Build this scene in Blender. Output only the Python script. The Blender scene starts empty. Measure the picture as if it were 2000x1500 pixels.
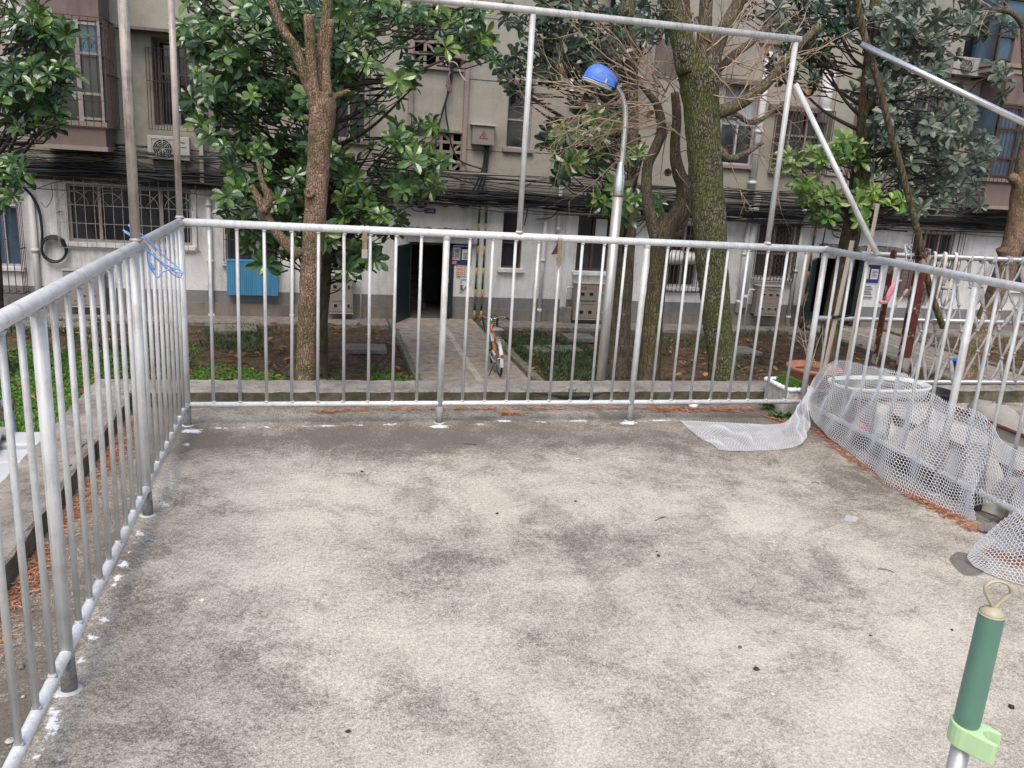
import bpy, bmesh, math, random
import numpy as np
from mathutils import Vector, Matrix
random.seed(7); RNG = np.random.default_rng(7)
R_ = math.radians
scene = bpy.context.scene
C = scene.collection
# ------------------------------------------------------------------ camera
F = 1629.8                      # focal length in pixels of the 2000 px wide photograph
PITCH, ROLL, YAW = 0.2586, 0.0640, 0.2446
EYE = Vector((0.679, -4.792, 1.55))
FW = Vector((math.sin(YAW)*math.cos(PITCH), math.cos(YAW)*math.cos(PITCH), -math.sin(PITCH)))
RT = Vector((math.cos(YAW), -math.sin(YAW), 0)); UP = RT.cross(FW)
CR = RT*math.cos(ROLL) + UP*math.sin(ROLL); CU = UP*math.cos(ROLL) - RT*math.sin(ROLL)
cam_data = bpy.data.cameras.new("camera"); cam = bpy.data.objects.new("camera", cam_data); C.objects.link(cam)
cam_data.sensor_fit = 'HORIZONTAL'; cam_data.sensor_width = 36; cam_data.lens = 36*F/2000
cam_data.clip_start = 0.05; cam_data.clip_end = 500
m = Matrix.Identity(4)
for i, v in enumerate((CR, CU, -FW)):
    for k in range(3): m[k][i] = v[k]
m.translation = EYE; cam.matrix_world = m
scene.camera = cam
# ------------------------------------------------------------------ world, sun, exposure
SUN_EL, SUN_AZ = R_(58), R_(200)          # azimuth measured clockwise from +Y
w = bpy.data.worlds.new("World"); scene.world = w; w.use_nodes = True
nt = w.node_tree; bg = nt.nodes['Background']
sky = nt.nodes.new('ShaderNodeTexSky'); sky.sky_type = 'NISHITA'; sky.sun_disc = False
sky.sun_elevation = SUN_EL; sky.sun_rotation = SUN_AZ; sky.dust_density = 3; sky.air_density = 1.0; sky.ozone_density = 1.0
nt.links.new(sky.outputs[0], bg.inputs[0]); bg.inputs[1].default_value = 0.14
sd = bpy.data.lights.new("sun", 'SUN'); sd.energy = 1.3; sd.angle = R_(35); sd.color = (1, 0.965, 0.92)
sun = bpy.data.objects.new("sun", sd); C.objects.link(sun)
sdir = Vector((math.sin(SUN_AZ)*math.cos(SUN_EL), math.cos(SUN_AZ)*math.cos(SUN_EL), math.sin(SUN_EL)))
sun.rotation_euler = (-sdir).to_track_quat('-Z', 'Y').to_euler(); sun.location = (0, -20, 30)
vs = scene.view_settings; vs.view_transform = 'Standard'; vs.look = 'None'; vs.exposure = 0.68; vs.gamma = 1
# ------------------------------------------------------------------ pixel -> place helpers (photo pixels, 2000 x 1500)
def ray(a): return FW + CR*((a[0]-1000)/F) + CU*((750-a[1])/F)
def oy(a, y): d = ray(a); return EYE + d*((y-EYE.y)/d.y)
def oz(a, z): d = ray(a); return EYE + d*((z-EYE.z)/d.z)
def ox(a, x): d = ray(a); return EYE + d*((x-EYE.x)/d.x)
def od(a, dep): return EYE + ray(a)*dep
def depth(p): return (Vector(p)-EYE).dot(FW)
GZ = -2.47                                  # garden level
B = 16.09                                   # facade plane
W = 3.89                                    # terrace railing width
# ------------------------------------------------------------------ mesh builder
class MB:
    def __init__(s): s.v = []; s.f = []; s.mi = []; s.tint = []; s.smooth = []; s.t = 0.5
    def add(s, vs, fs, mi=0, smooth=False):
        o = len(s.v); s.v += [tuple(p) for p in vs]
        for f in fs:
            s.f.append(tuple(o+i for i in f)); s.mi.append(mi); s.tint.append(s.t); s.smooth.append(smooth)
        return s
    def box(s, x0, x1, y0, y1, z0, z1, mi=0):
        v = [(x, y, z) for z in (z0, z1) for y in (y0, y1) for x in (x0, x1)]
        return s.add(v, [(0,2,3,1), (4,5,7,6), (0,1,5,4), (2,6,7,3), (0,4,6,2), (1,3,7,5)], mi)
    def obox(s, c, ax, ay, az, mi=0):       # oriented box: centre and three half axes
        c = Vector(c); v = [c+ax*i+ay*j+az*k for k in (-1, 1) for j in (-1, 1) for i in (-1, 1)]
        return s.add(v, [(0,2,3,1), (4,5,7,6), (0,1,5,4), (2,6,7,3), (0,4,6,2), (1,3,7,5)], mi)
    def tube(s, pts, r, n=8, mi=0, cap=True, closed=False, smooth=True, flat=1.0, jit=0.0):
        pts = [Vector(p) for p in pts]; m_ = len(pts)
        rr = r if isinstance(r, (list, tuple)) else [r]*m_
        T = []
        for i in range(m_):
            a = pts[(i-1) % m_] if closed or i > 0 else pts[0]; b = pts[(i+1) % m_] if closed or i < m_-1 else pts[-1]
            t = (b-a); T.append(t.normalized() if t.length > 1e-9 else Vector((0, 0, 1)))
        ref = Vector((0, 0, 1)) if abs(T[0].z) < .9 else Vector((1, 0, 0))
        N = (ref - T[0]*ref.dot(T[0])).normalized(); vs = []
        for i in range(m_):
            N = (N - T[i]*N.dot(T[i])); N = N.normalized() if N.length > 1e-6 else T[i].orthogonal().normalized()
            Bn = T[i].cross(N)
            for k in range(n):
                a = 2*math.pi*k/n; q = rr[i]*(1+(random.uniform(-jit, jit) if jit else 0))
                vs.append(pts[i] + N*(math.cos(a)*q) + Bn*(math.sin(a)*q*flat))
        fs = []
        for i in range(m_ if closed else m_-1):
            j = (i+1) % m_
            for k in range(n): l = (k+1) % n; fs.append((i*n+k, i*n+l, j*n+l, j*n+k))
        if cap and not closed:
            fs.append(tuple(range(n-1, -1, -1))); fs.append(tuple((m_-1)*n+k for k in range(n)))
        return s.add(vs, fs, mi, smooth)
    def lathe(s, c, prof, n=24, mi=0, sx=1, sy=1, smooth=True, axis=None, p=2.0):
        c = Vector(c)
        if axis is None: X, Y, Z = Vector((1,0,0)), Vector((0,1,0)), Vector((0,0,1))
        else: Z = Vector(axis).normalized(); X = Z.orthogonal().normalized(); Y = Z.cross(X)
        vs = []
        for r, z in prof:
            for k in range(n):
                a = 2*math.pi*k/n; ca, sa = math.cos(a), math.sin(a)
                if p != 2.0:
                    q = (abs(ca)**p + abs(sa)**p)**(-1/p); ca *= q; sa *= q
                vs.append(c + X*(ca*r*sx) + Y*(sa*r*sy) + Z*z)
        fs = [(i*n+k, i*n+(k+1) % n, (i+1)*n+(k+1) % n, (i+1)*n+k) for i in range(len(prof)-1) for k in range(n)]
        if prof[0][0] > 1e-4: fs.append(tuple(range(n-1, -1, -1)))
        if prof[-1][0] > 1e-4: fs.append(tuple((len(prof)-1)*n+k for k in range(n)))
        return s.add(vs, fs, mi, smooth)
    def quad(s, a, b, c, d, mi=0): return s.add([a, b, c, d], [(0, 1, 2, 3)], mi)
    def build(s, name, mat, parent=None, bevel=0.0):
        me = bpy.data.meshes.new(name)
        off = root_loc(parent) if parent is not None else Vector((0, 0, 0))
        me.from_pydata([(p[0]-off.x, p[1]-off.y, p[2]-off.z) for p in s.v], [], s.f)
        mats = mat if isinstance(mat, (list, tuple)) else [mat]
        for q in mats: me.materials.append(q)
        me.polygons.foreach_set('material_index', s.mi)
        me.polygons.foreach_set('use_smooth', s.smooth)
        a = me.attributes.new('tint', 'FLOAT', 'FACE'); a.data.foreach_set('value', s.tint)
        me.update()
        o = bpy.data.objects.new(name, me); C.objects.link(o)
        if parent is not None: o.parent = parent
        if bevel:
            bv = o.modifiers.new('bevel', 'BEVEL'); bv.width = bevel; bv.segments = 2; bv.limit_method = 'ANGLE'; bv.angle_limit = R_(40)
        return o
def root_loc(o):
    l = Vector((0, 0, 0))
    while o is not None: l = l + o.location; o = o.parent
    return l
def tag(o, label, cat, group=None, kind=None):
    if label: o['label'] = label
    if cat: o['category'] = cat
    if group: o['group'] = group
    if kind: o['kind'] = kind
    return o
def thing(name, label, cat, loc, group=None):
    o = bpy.data.objects.new(name, None); C.objects.link(o); o.location = loc; o.empty_display_size = .1
    return tag(o, label, cat, group)
def one(name, mb, mat, label, cat, group=None, bevel=0.0, kind=None):
    """a thing that is one mesh, its origin at its own base"""
    v = np.array(mb.v); c = Vector(((v[:,0].min()+v[:,0].max())/2, (v[:,1].min()+v[:,1].max())/2, v[:,2].min()))
    mb.v = [(p[0]-c.x, p[1]-c.y, p[2]-c.z) for p in mb.v]
    o = mb.build(name, mat, None, bevel); o.location = c
    return tag(o, label, cat, group, kind)
def struct(o): o['kind'] = 'structure'; return o
def spline(pts, n=6):
    """Catmull-Rom through the points"""
    P = [Vector(p) for p in pts]; P = [P[0]*2-P[1]] + P + [P[-1]*2-P[-2]]; out = []
    for i in range(1, len(P)-2):
        for k in range(n):
            t = k/n; a, b, c, d = P[i-1], P[i], P[i+1], P[i+2]
            out.append(.5*((2*b) + (c-a)*t + (2*a-5*b+4*c-d)*t*t + (3*b-a-3*c+d)*t**3))
    out.append(P[-2]); return out
def lerp_list(v, m_):
    return list(np.interp(np.linspace(0, 1, m_), np.linspace(0, 1, len(v)), v))
# ------------------------------------------------------------------ materials
class NT:
    def __init__(s, name):
        s.m = bpy.data.materials.new(name); s.m.use_nodes = True; s.t = s.m.node_tree; s.b = s.t.nodes['Principled BSDF']
        s.co = s.t.nodes.new('ShaderNodeTexCoord').outputs['Object']
    def n(s, k, **kw):
        x = s.t.nodes.new(k)
        for a, b in kw.items(): setattr(x, a, b)
        return x
    def l(s, a, b): s.t.links.new(a, b)
    def scaled(s, sc):
        mp = s.n('ShaderNodeMapping'); mp.inputs['Scale'].default_value = sc; s.l(s.co, mp.inputs[0]); return mp.outputs[0]
    def noise(s, scale, detail=4, rough=.6, co=None, dist=0):
        x = s.n('ShaderNodeTexNoise'); s.l(co or s.co, x.inputs['Vector'])
        x.inputs['Scale'].default_value = scale; x.inputs['Detail'].default_value = detail; x.inputs['Roughness'].default_value = rough
        x.inputs['Distortion'].default_value = dist; return x.outputs['Fac']
    def ramp(s, fac, stops):
        x = s.n('ShaderNodeValToRGB'); e = x.color_ramp.elements
        while len(e) < len(stops): e.new(.5)
        for i, (p, c) in enumerate(stops):
            e[i].position = p; e[i].color = (*c, 1) if isinstance(c, tuple) else (c, c, c, 1)
        s.l(fac, x.inputs[0]); return x.outputs[0]
    def mix(s, fac, a, b, bt='MIX'):
        x = s.n('ShaderNodeMix', data_type='RGBA', blend_type=bt)
        for i, v in ((0, fac), (6, a), (7, b)):
            if isinstance(v, (int, float)): x.inputs[i].default_value = v
            elif isinstance(v, tuple): x.inputs[i].default_value = (*v, 1)
            else: s.l(v, x.inputs[i])
        return x.outputs[2]
    def math(s, op, a, b=0.0, c=0.0):
        x = s.n('ShaderNodeMath', operation=op)
        for i, v in enumerate((a, b, c)):
            if isinstance(v, (int, float)): x.inputs[i].default_value = v
            else: s.l(v, x.inputs[i])
        return x.outputs[0]
    def attr(s, name): return s.n('ShaderNodeAttribute', attribute_name=name).outputs['Fac']
    def z(s):
        x = s.n('ShaderNodeSeparateXYZ'); s.l(s.co, x.inputs[0]); return x.outputs[2]
    def bump(s, h, st, dist=.01):
        x = s.n('ShaderNodeBump'); x.inputs['Strength'].default_value = st; x.inputs['Distance'].default_value = dist
        s.l(h, x.inputs['Height']); s.l(x.outputs[0], s.b.inputs['Normal'])
    def out(s, col, rough=.7, metal=0.0, spec=.5):
        for k, v in (('Base Color', col), ('Roughness', rough), ('Metallic', metal), ('Specular IOR Level', spec)):
            if isinstance(v, (int, float)): s.b.inputs[k].default_value = v
            elif isinstance(v, tuple): s.b.inputs[k].default_value = (*v, 1)
            else: s.l(v, s.b.inputs[k])
        return s.m
def simple(name, c, rough=.6, metal=0.0, var=.25, scale=12, bump=0.0, streak=False, spec=.5):
    t = NT(name); co = t.scaled((1, 1, .12)) if streak else None
    f = t.noise(scale, 5, .65, co)
    lo = tuple(max(0, x*(1-var)) for x in c); hi = tuple(min(1, x*(1+var)) for x in c)
    col = t.ramp(f, [(.3, lo), (.7, hi)])
    if bump: t.bump(t.noise(scale*3, 4), bump)
    return t.out(col, rough, metal, spec)
M = {}
def concrete_floor():
    t = NT('terrace concrete')
    tone = t.attr('tone'); paint = t.attr('paint'); wet = t.attr('wet')
    big = t.noise(1.6, 6, .62, dist=.4); mid = t.noise(7, 6, .7); fine = t.noise(170, 3, .75); finer = t.noise(420, 2, .6)
    a = t.math('MULTIPLY_ADD', t.math('SUBTRACT', big, .5), 1.0, tone)
    a = t.math('MULTIPLY_ADD', t.math('SUBTRACT', mid, .5), 1.1, a)
    st2 = t.ramp(t.noise(2.1, 10, .74, dist=.6), [(.525, 0.0), (.56, 1.0)]); a = t.math('MULTIPLY_ADD', st2, .19, t.math('SUBTRACT', a, .05))
    gr = t.noise(48, 4, .8); a = t.math('MULTIPLY_ADD', t.math('SUBTRACT', gr, .5), 1.55, a)
    a = t.math('MULTIPLY_ADD', t.math('SUBTRACT', fine, .5), 2.3, a)
    col = t.ramp(a, [(-.0, (.60, .54, .445)), (.36, (.455, .408, .335)), (.70, (.30, .262, .21)), (1.05, (.15, .128, .103))])
    pa = t.ramp(t.math('MULTIPLY_ADD', t.math('SUBTRACT', t.noise(14, 5, .7), .5), .55, t.attr('patch')), [(.46, 0.0), (.5, 1.0)])
    col = t.mix(t.math('MULTIPLY', pa, .75), col, t.ramp(fine, [(.3, (.40, .35, .28)), (.7, (.56, .50, .40))]))
    g = t.ramp(t.math('MULTIPLY_ADD', t.noise(95, 3, .85), .6, t.math('MULTIPLY', finer, .4)), [(.36, .42), (.48, .95), (.6, 1.32)])
    col = t.mix(.8, col, g, 'MULTIPLY')
    pits = t.ramp(t.noise(60, 3, .8), [(.66, 0.0), (.73, 1.0)]); col = t.mix(t.math('MULTIPLY', pits, .45), col, (.12, .11, .1))
    sp = t.ramp(t.noise(33, 4, .8), [(.64, 0.0), (.7, 1.0)]); col = t.mix(t.math('MULTIPLY', sp, .4), col, (.74, .71, .67))
    ef = t.ramp(t.math('MULTIPLY_ADD', t.math('SUBTRACT', t.noise(26, 8, .85), .5), 1.6, t.attr('salt')), [(.47, 0.0), (.6, 1.0)]); col = t.mix(t.math('MULTIPLY', ef, .6), col, (.78, .76, .74))
    pm = t.ramp(t.math('MULTIPLY_ADD', t.math('SUBTRACT', t.noise(45, 5, .75), .5), 1.7, paint), [(.38, 0.0), (.6, 1.0)])
    pm = t.math('MULTIPLY', pm, t.ramp(paint, [(.03, 0.0), (.12, 1.0)]))
    col = t.mix(pm, col, (.82, .82, .82))
    wm = t.ramp(t.math('MULTIPLY_ADD', t.math('SUBTRACT', t.noise(20, 4), .5), .3, wet), [(.45, 0.0), (.55, 1.0)])
    col = t.mix(t.math('MULTIPLY', wm, .72), col, (.09, .075, .065))
    t.bump(t.math('ADD', t.math('MULTIPLY', fine, .6), finer), .5, .004)
    rough = t.math('MULTIPLY_ADD', wm, -.35, .92)
    return t.out(col, rough, 0, .3)
def old_concrete(name, c, moss=.0, lichen=0.0):
    t = NT(name); f = t.noise(5, 7, .7); g = t.noise(150, 3, .7)
    a = t.math('MULTIPLY_ADD', t.math('SUBTRACT', g, .5), .7, f)
    col = t.ramp(a, [(.25, tuple(x*.35 for x in c)), (.5, c), (.8, tuple(min(1, x*1.5) for x in c))])
    if moss:
        k = t.ramp(t.noise(9, 6, .75), [(.62-moss*.3, 0.0), (.75-moss*.2, 1.0)]); col = t.mix(t.math('MULTIPLY', k, .8), col, (.05, .055, .02))
    if lichen:
        k = t.ramp(t.noise(16, 5, .8), [(.66-lichen*.1, 0.0), (.72-lichen*.1, 1.0)]); col = t.mix(t.math('MULTIPLY', k, .7), col, (.42, .27, .05))
    t.bump(t.math('ADD', g, f), .6, .01)
    return t.out(col, .92, 0, .3)
def painted_metal(name, c, dirt=.3, rough=.38, metal=.35):
    t = NT(name); s1 = t.noise(60, 4, .7, t.scaled((1, 1, .05))); s2 = t.noise(9, 5, .7)
    a = t.math('MULTIPLY_ADD', t.math('SUBTRACT', s2, .5), .9, s1)
    d = tuple(x*(1-dirt) for x in c)
    col = t.ramp(a, [(.25, (d[0]*1.0, d[1]*.93, d[2]*.86)), (.5, c), (.72, tuple(min(1, x*1.12) for x in c))])
    col = t.mix(t.math('MULTIPLY', t.ramp(t.noise(5, 3), [(.6, 0.0), (.75, 1.0)]), .35), col, (.40, .52, .5))
    st = t.ramp(t.noise(26, 6, .75, t.scaled((1, 1, .09))), [(.56, 0.0), (.68, 1.0)]); col = t.mix(t.math('MULTIPLY', st, dirt*1.1), col, (.2, .14, .09))
    t.bump(t.noise(130, 3), .25, .002)
    return t.out(col, rough, metal, .5)
def bark(name, c1, c2, moss=0.0, vert=.14, scale=26, crack=1.0):
    t = NT(name); co = t.scaled((1, 1, vert))
    v = t.n('ShaderNodeTexVoronoi', feature='DISTANCE_TO_EDGE'); t.l(co, v.inputs['Vector']); v.inputs['Scale'].default_value = scale
    n1 = t.noise(scale*.8, 6, .7, co); n2 = t.noise(5, 4)
    h = t.math('MULTIPLY', t.ramp(v.outputs['Distance'], [(.0, 0.0), (.14, 1.0)]), n1)
    col = t.ramp(t.math('MULTIPLY_ADD', t.math('SUBTRACT', n2, .5), .5, h if crack else n1), [(.12, tuple(x*.35 for x in c2)), (.38, c2), (.68, c1)])
    if moss:
        k = t.ramp(t.math('MULTIPLY_ADD', t.noise(60, 4, .8), .5, t.math('MULTIPLY', t.noise(3.0, 4), .75)), [(.66-moss*.25, 0.0), (.8-moss*.2, 1.0)])
        col = t.mix(t.math('MULTIPLY', k, .85), col, t.ramp(n1, [(.3, (.05, .055, .014)), (.7, (.19, .195, .06))]))
    t.bump(h, 1.0, .03)
    return t.out(col, .9, 0, .25)
def leaf(name, dark, mid, bright, rough=.25, under=(.16, .2, .09)):
    t = NT(name); tn = t.attr('tint')
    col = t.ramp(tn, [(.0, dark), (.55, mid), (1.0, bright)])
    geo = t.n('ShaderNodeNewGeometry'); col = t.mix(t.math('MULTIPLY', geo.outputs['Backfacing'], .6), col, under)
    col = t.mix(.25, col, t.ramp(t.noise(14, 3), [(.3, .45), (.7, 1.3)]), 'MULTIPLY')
    t.out(col, rough, 0, .75)
    tr = t.n('ShaderNodeBsdfTranslucent'); t.l(col, tr.inputs[0]); mx = t.n('ShaderNodeMixShader'); mx.inputs[0].default_value = .22
    o = t.t.nodes['Material Output']; t.l(t.b.outputs[0], mx.inputs[1]); t.l(tr.outputs[0], mx.inputs[2]); t.l(mx.outputs[0], o.inputs[0])
    return t.m
def wall_mat(name, c, grime=.5, rough=.9, grain=60, streak=.4):
    """plaster with rain streaks and blotches of dirt"""
    t = NT(name); big = t.noise(.9, 6, .65); st = t.noise(7, 5, .7, t.scaled((1, 1, .09))); g = t.noise(grain, 4, .7)
    a = t.math('MULTIPLY_ADD', st, streak, t.math('MULTIPLY', big, 1.1-streak))
    col = t.ramp(a, [(.36, tuple(x*(1-grime) for x in c)), (.56, c), (.75, tuple(min(1, x*1.12) for x in c))])
    col = t.mix(.5, col, t.ramp(g, [(.3, .72), (.7, 1.15)]), 'MULTIPLY')
    drip = t.ramp(t.noise(5.5, 7, .75, t.scaled((1, 1, .05))), [(.57, 0.0), (.7, 1.0)]); drip = t.math('MULTIPLY', drip, t.ramp(t.noise(.7, 4), [(.4, 0.0), (.6, 1.0)])); col = t.mix(t.math('MULTIPLY', drip, grime*1.1), col, (.11, .09, .075))
    spots = t.ramp(t.noise(2.3, 7, .8), [(.63, 0.0), (.7, 1.0)]); col = t.mix(t.math('MULTIPLY', spots, grime*.6), col, (.1, .085, .07))
    t.bump(g, .5, .01)
    return t.out(col, rough, 0, .25)
def glass_mat(name, c, rough=.08):
    t = NT(name); f = t.noise(1.3, 4, .6, t.scaled((1, 1, .5)))
    col = t.ramp(f, [(.35, tuple(x*.45 for x in c)), (.65, tuple(x*1.5 for x in c))])
    return t.out(col, rough, 0, .7)
def rust_mat(name, paint, amt=.5):
    t = NT(name); f = t.noise(7, 6, .7); k = t.ramp(f, [(.62-amt*.3, 0.0), (.66-amt*.3, 1.0)])
    r = t.ramp(t.noise(30, 5, .7), [(.3, (.04, .009, .006)), (.6, (.10, .024, .014)), (.8, (.2, .07, .025))])
    t.bump(f, .4, .005)
    return t.out(t.mix(k, paint, r), .8, 0, .3)
M['floor'] = concrete_floor()
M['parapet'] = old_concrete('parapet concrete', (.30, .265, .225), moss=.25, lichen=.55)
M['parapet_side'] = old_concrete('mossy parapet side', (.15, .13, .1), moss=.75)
M['path'] = old_concrete('path concrete', (.30, .262, .215), moss=.05)
M['pathline'] = old_concrete('raised joint concrete', (.42, .385, .33))
M['kerb'] = old_concrete('kerb concrete', (.2, .18, .135), moss=.55)
M['slab'] = old_concrete('slab concrete', (.22, .2, .175), moss=.2)
M['rail'] = painted_metal('white rail paint', (.69, .69, .68), .2, .4, .08)
M['bar'] = painted_metal('silver baluster paint', (.55, .54, .515), .32, .45, .1)
M['post'] = painted_metal('silver post paint', (.57, .56, .535), .28, .45, .1)
M['weathered'] = painted_metal('weathered tall post', (.44, .38, .32), .6, .5, .15)
M['galv'] = simple('galvanised steel', (.36, .365, .37), .38, .6, .15, 40)
M['lamp_steel'] = simple('lamp pole steel', (.5, .475, .44), .45, .55, .25, 30, streak=True)
M['blue_lamp'] = simple('blue lamp shell', (.075, .19, .62), .5, 0, .12, 8)
M['blue_dark'] = simple('dark blue collar', (.02, .035, .2), .5, 0, .15, 8)
M['white_pl'] = simple('white plastic', (.62, .615, .6), .4, 0, .08, 10)
M['pvc'] = simple('pvc pipe', (.62, .6, .57), .5, 0, .22, 5, streak=True)
M['black'] = simple('black rubber', (.012, .012, .014), .5, 0, .3, 20)
M['wall_up'] = wall_mat('roughcast beige wall', (.34, .312, .255), .3, grain=30, streak=.12)
M['wall_white'] = wall_mat('white painted wall', (.68, .66, .63), .45, grain=25, streak=.4)
M['plinth'] = wall_mat('grey plinth paint', (.20, .195, .19), .35, grain=20)
M['plinth_low'] = wall_mat('brown damp plinth', (.22, .19, .155), .5, grain=20)
M['trim'] = wall_mat('pinkish concrete trim', (.28, .225, .19), .4, grain=30)
M['pink'] = wall_mat('pinkish brown render', (.19, .138, .122), .4, grain=50)
M['eave'] = wall_mat('dirty grey soffit', (.16, .135, .115), .5, grain=20)
M['glass'] = glass_mat('dark window glass', (.03, .034, .042))
M['glass_blue'] = glass_mat('blue window glass', (.05, .085, .13))
M['curtain'] = simple('pale curtain', (.33, .36, .36), .8, 0, .3, 30, streak=True)
M['frame'] = simple('aged window frame', (.30, .265, .24), .6, 0, .3, 14)
M['frame_w'] = simple('white window frame', (.40, .375, .375), .5, 0, .15, 14)
M['iron'] = simple('rusty iron bars', (.085, .05, .038), .8, .2, .45, 40)
M['iron_pale'] = simple('pale iron bars', (.27, .245, .22), .7, .2, .4, 30)
M['dark'] = simple('dark interior', (.012, .011, .011), .9, 0, .4, 3)  # near-black colour standing in for the unlit depth behind openings
M['door'] = simple('dark green steel door', (.016, .03, .029), .45, .2, .4, 10)
M['cab'] = simple('beige steel cabinet', (.26, .225, .185), .5, .1, .12, 6)
M['cab_edge'] = simple('pale cabinet edge', (.4, .36, .31), .5, .1, .15, 6)
M['ac'] = simple('aged ac casing', (.36, .34, .30), .55, 0, .2, 8)
M['blue_panel'] = simple('blue ribbed panel', (.065, .25, .42), .5, 0, .22, 9, streak=True)
M['sign'] = simple('navy enamel', (.012, .016, .1), .35, 0, .15, 10)
M['board'] = simple('blue notice board', (.02, .035, .17), .4, 0, .15, 10)
M['paper'] = simple('white paper', (.62, .6, .57), .8, 0, .08, 20)
M['paper_grey'] = simple('grey paper', (.42, .39, .34), .8, 0, .1, 20)
M['paper_y'] = simple('cream notice', (.68, .54, .36), .8, 0, .08, 20)
M['ink'] = simple('dark ink', (.05, .05, .055), .8, 0, .2, 20)
M['red'] = simple('red print', (.42, .035, .03), .7, 0, .2, 20)
M['red_soft'] = simple('faded red print', (.38, .12, .1), .7, 0, .2, 20)
M['cyan'] = simple('light blue print', (.2, .45, .72), .7, 0, .1, 20)
M['pinkp'] = simple('pink plastic', (.62, .2, .27), .45, 0, .12, 10)
M['white'] = simple('white lettering', (.8, .8, .8), .6, 0, .05, 10)
M['yellow'] = simple('yellow hazard paint', (.34, .22, .04), .6, 0, .3, 12)
M['green_dark'] = simple('black green hazard paint', (.018, .05, .035), .6, 0, .3, 12)
M['bark_cut'] = bark('pale brown bark', (.47, .31, .22), (.22, .13, .09), moss=.34, vert=.35, scale=34, crack=0)
M['bark_moss'] = bark('mossy cracked bark', (.37, .325, .26), (.12, .10, .075), moss=.62, vert=.33, scale=34)
M['bark_brown'] = bark('brown bark', (.2, .15, .105), (.08, .055, .04), moss=.3, vert=.2, scale=30, crack=0)
M['bark_grey'] = bark('grey brown bark', (.23, .185, .14), (.1, .075, .055), moss=.15, vert=.25, scale=24, crack=0)
M['twig'] = simple('reddish bare twig', (.40, .28, .19), .8, 0, .4, 6)
M['twig_dark'] = simple('dark twig', (.05, .038, .028), .85, 0, .4, 6)
M['cutwood'] = simple('orange cut wood', (.40, .19, .08), .8, 0, .3, 20)
M['leaf_green'] = leaf('glossy green leaf', (.010, .027, .009), (.05, .12, .028), (.21, .31, .06))
M['leaf_dark'] = leaf('dark glossy leaf', (.006, .016, .008), (.02, .046, .02), (.06, .12, .03), .3, (.1, .1, .07))
M['leaf_grey'] = leaf('dusty grey leaf', (.014, .028, .014), (.085, .12, .075), (.24, .29, .2), .42, (.17, .18, .14))
M['leaf_lime'] = leaf('fresh lime leaf', (.03, .08, .015), (.10, .2, .03), (.3, .4, .08), .36)
M['deadleaf'] = leaf('fallen dry leaf', (.1, .05, .025), (.23, .12, .05), (.5, .26, .06), .8, (.2, .12, .07))
M['needle'] = leaf('orange dry needles', (.26, .085, .04), (.56, .23, .11), (.74, .44, .27), .85, (.4, .15, .07))
M['grass'] = leaf('grass blades', (.012, .035, .01), (.035, .085, .02), (.09, .15, .03), .6)
M['clover'] = leaf('bright ground cover', (.045, .12, .012), (.10, .25, .025), (.22, .38, .06), .6, (.15, .3, .05))
M['weed'] = leaf('weed leaves', (.02, .06, .012), (.06, .16, .03), (.2, .33, .08), .5)
M['net'] = simple('white plastic netting', (.72, .72, .73), .4, 0, .04, 10)
M['rust'] = rust_mat('rusted painted steel', (.26, .235, .205), .6)
M['rust2'] = rust_mat('rust frame', (.12, .04, .022), .8)
M['wood'] = simple('weathered grey wood', (.36, .3, .245), .85, 0, .3, 30, streak=True)
M['bamboo'] = bark('old bamboo', (.22, .165, .105), (.09, .062, .04), moss=.1, vert=.1, scale=30, crack=0)
M['strip'] = simple('knotted cloth strip', (.33, .31, .29), .85, 0, .3, 25)
M['foam'] = simple('dirty foam plastic', (.55, .5, .43), .85, 0, .45, 14)
M['foam_w'] = simple('white foam edge', (.8, .8, .8), .8, 0, .12, 14)
M['terra'] = simple('terracotta', (.4, .155, .08), .75, 0, .25, 12)
M['soil'] = simple('dark soil', (.06, .042, .03), .95, 0, .5, 30, bump=.8)
M['soil_red'] = simple('brown crumbly soil', (.22, .11, .06), .95, 0, .5, 40, bump=.9)
M['dusty'] = simple('dusty grey board', (.32, .295, .255), .85, 0, .25, 6)
M['orange'] = simple('orange bicycle paint', (.78, .22, .015), .35, 0, .12, 12)
M['chrome'] = simple('worn chrome', (.6, .59, .56), .25, .9, .15, 20)
M['saddle'] = simple('grey saddle', (.23, .22, .19), .6, 0, .15, 20)
M['refl'] = simple('red reflector', (.5, .02, .02), .25, 0, .1, 20)
M['hanger'] = simple('blue coated wire', (.2, .38, .72), .35, 0, .15, 20)
M['copper'] = simple('pinkish coated wire', (.75, .5, .42), .4, 0, .15, 20)
M['brass'] = simple('dull brass clip', (.36, .29, .18), .4, .6, .3, 30)
M['steel'] = simple('bright steel strap', (.66, .64, .6), .3, .8, .15, 30)
M['grip'] = simple('green plastic grip', (.12, .245, .18), .36, 0, .1, 6)
M['grip_lt'] = simple('pale green clip', (.47, .66, .36), .4, 0, .06, 6)
M['cream'] = simple('yellowed cream plastic', (.45, .40, .27), .45, 0, .12, 12)
M['roofsheet'] = old_concrete('asbestos roof sheet', (.36, .34, .30))
M['whitewash'] = simple('white glazed tile', (.58, .58, .58), .4, 0, .05, 5)
M['bluebin'] = simple('blue plastic', (.015, .10, .5), .4, 0, .15, 8)
M['moss_soil'] = simple('weedy brown soil', (.12, .11, .05), .95, 0, .6, 25, bump=.8)
M['foot'] = old_concrete('cement stained post foot', (.26, .245, .22), moss=.15)
M['hall'] = simple('unlit stair hall tone', (.07, .068, .064), .9, 0, .4, 2)  # gloom of the unlit hall is put into this low base colour
M['shiny'] = simple('bright tube steel', (.74, .735, .72), .27, .8, .12, 40)
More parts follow.
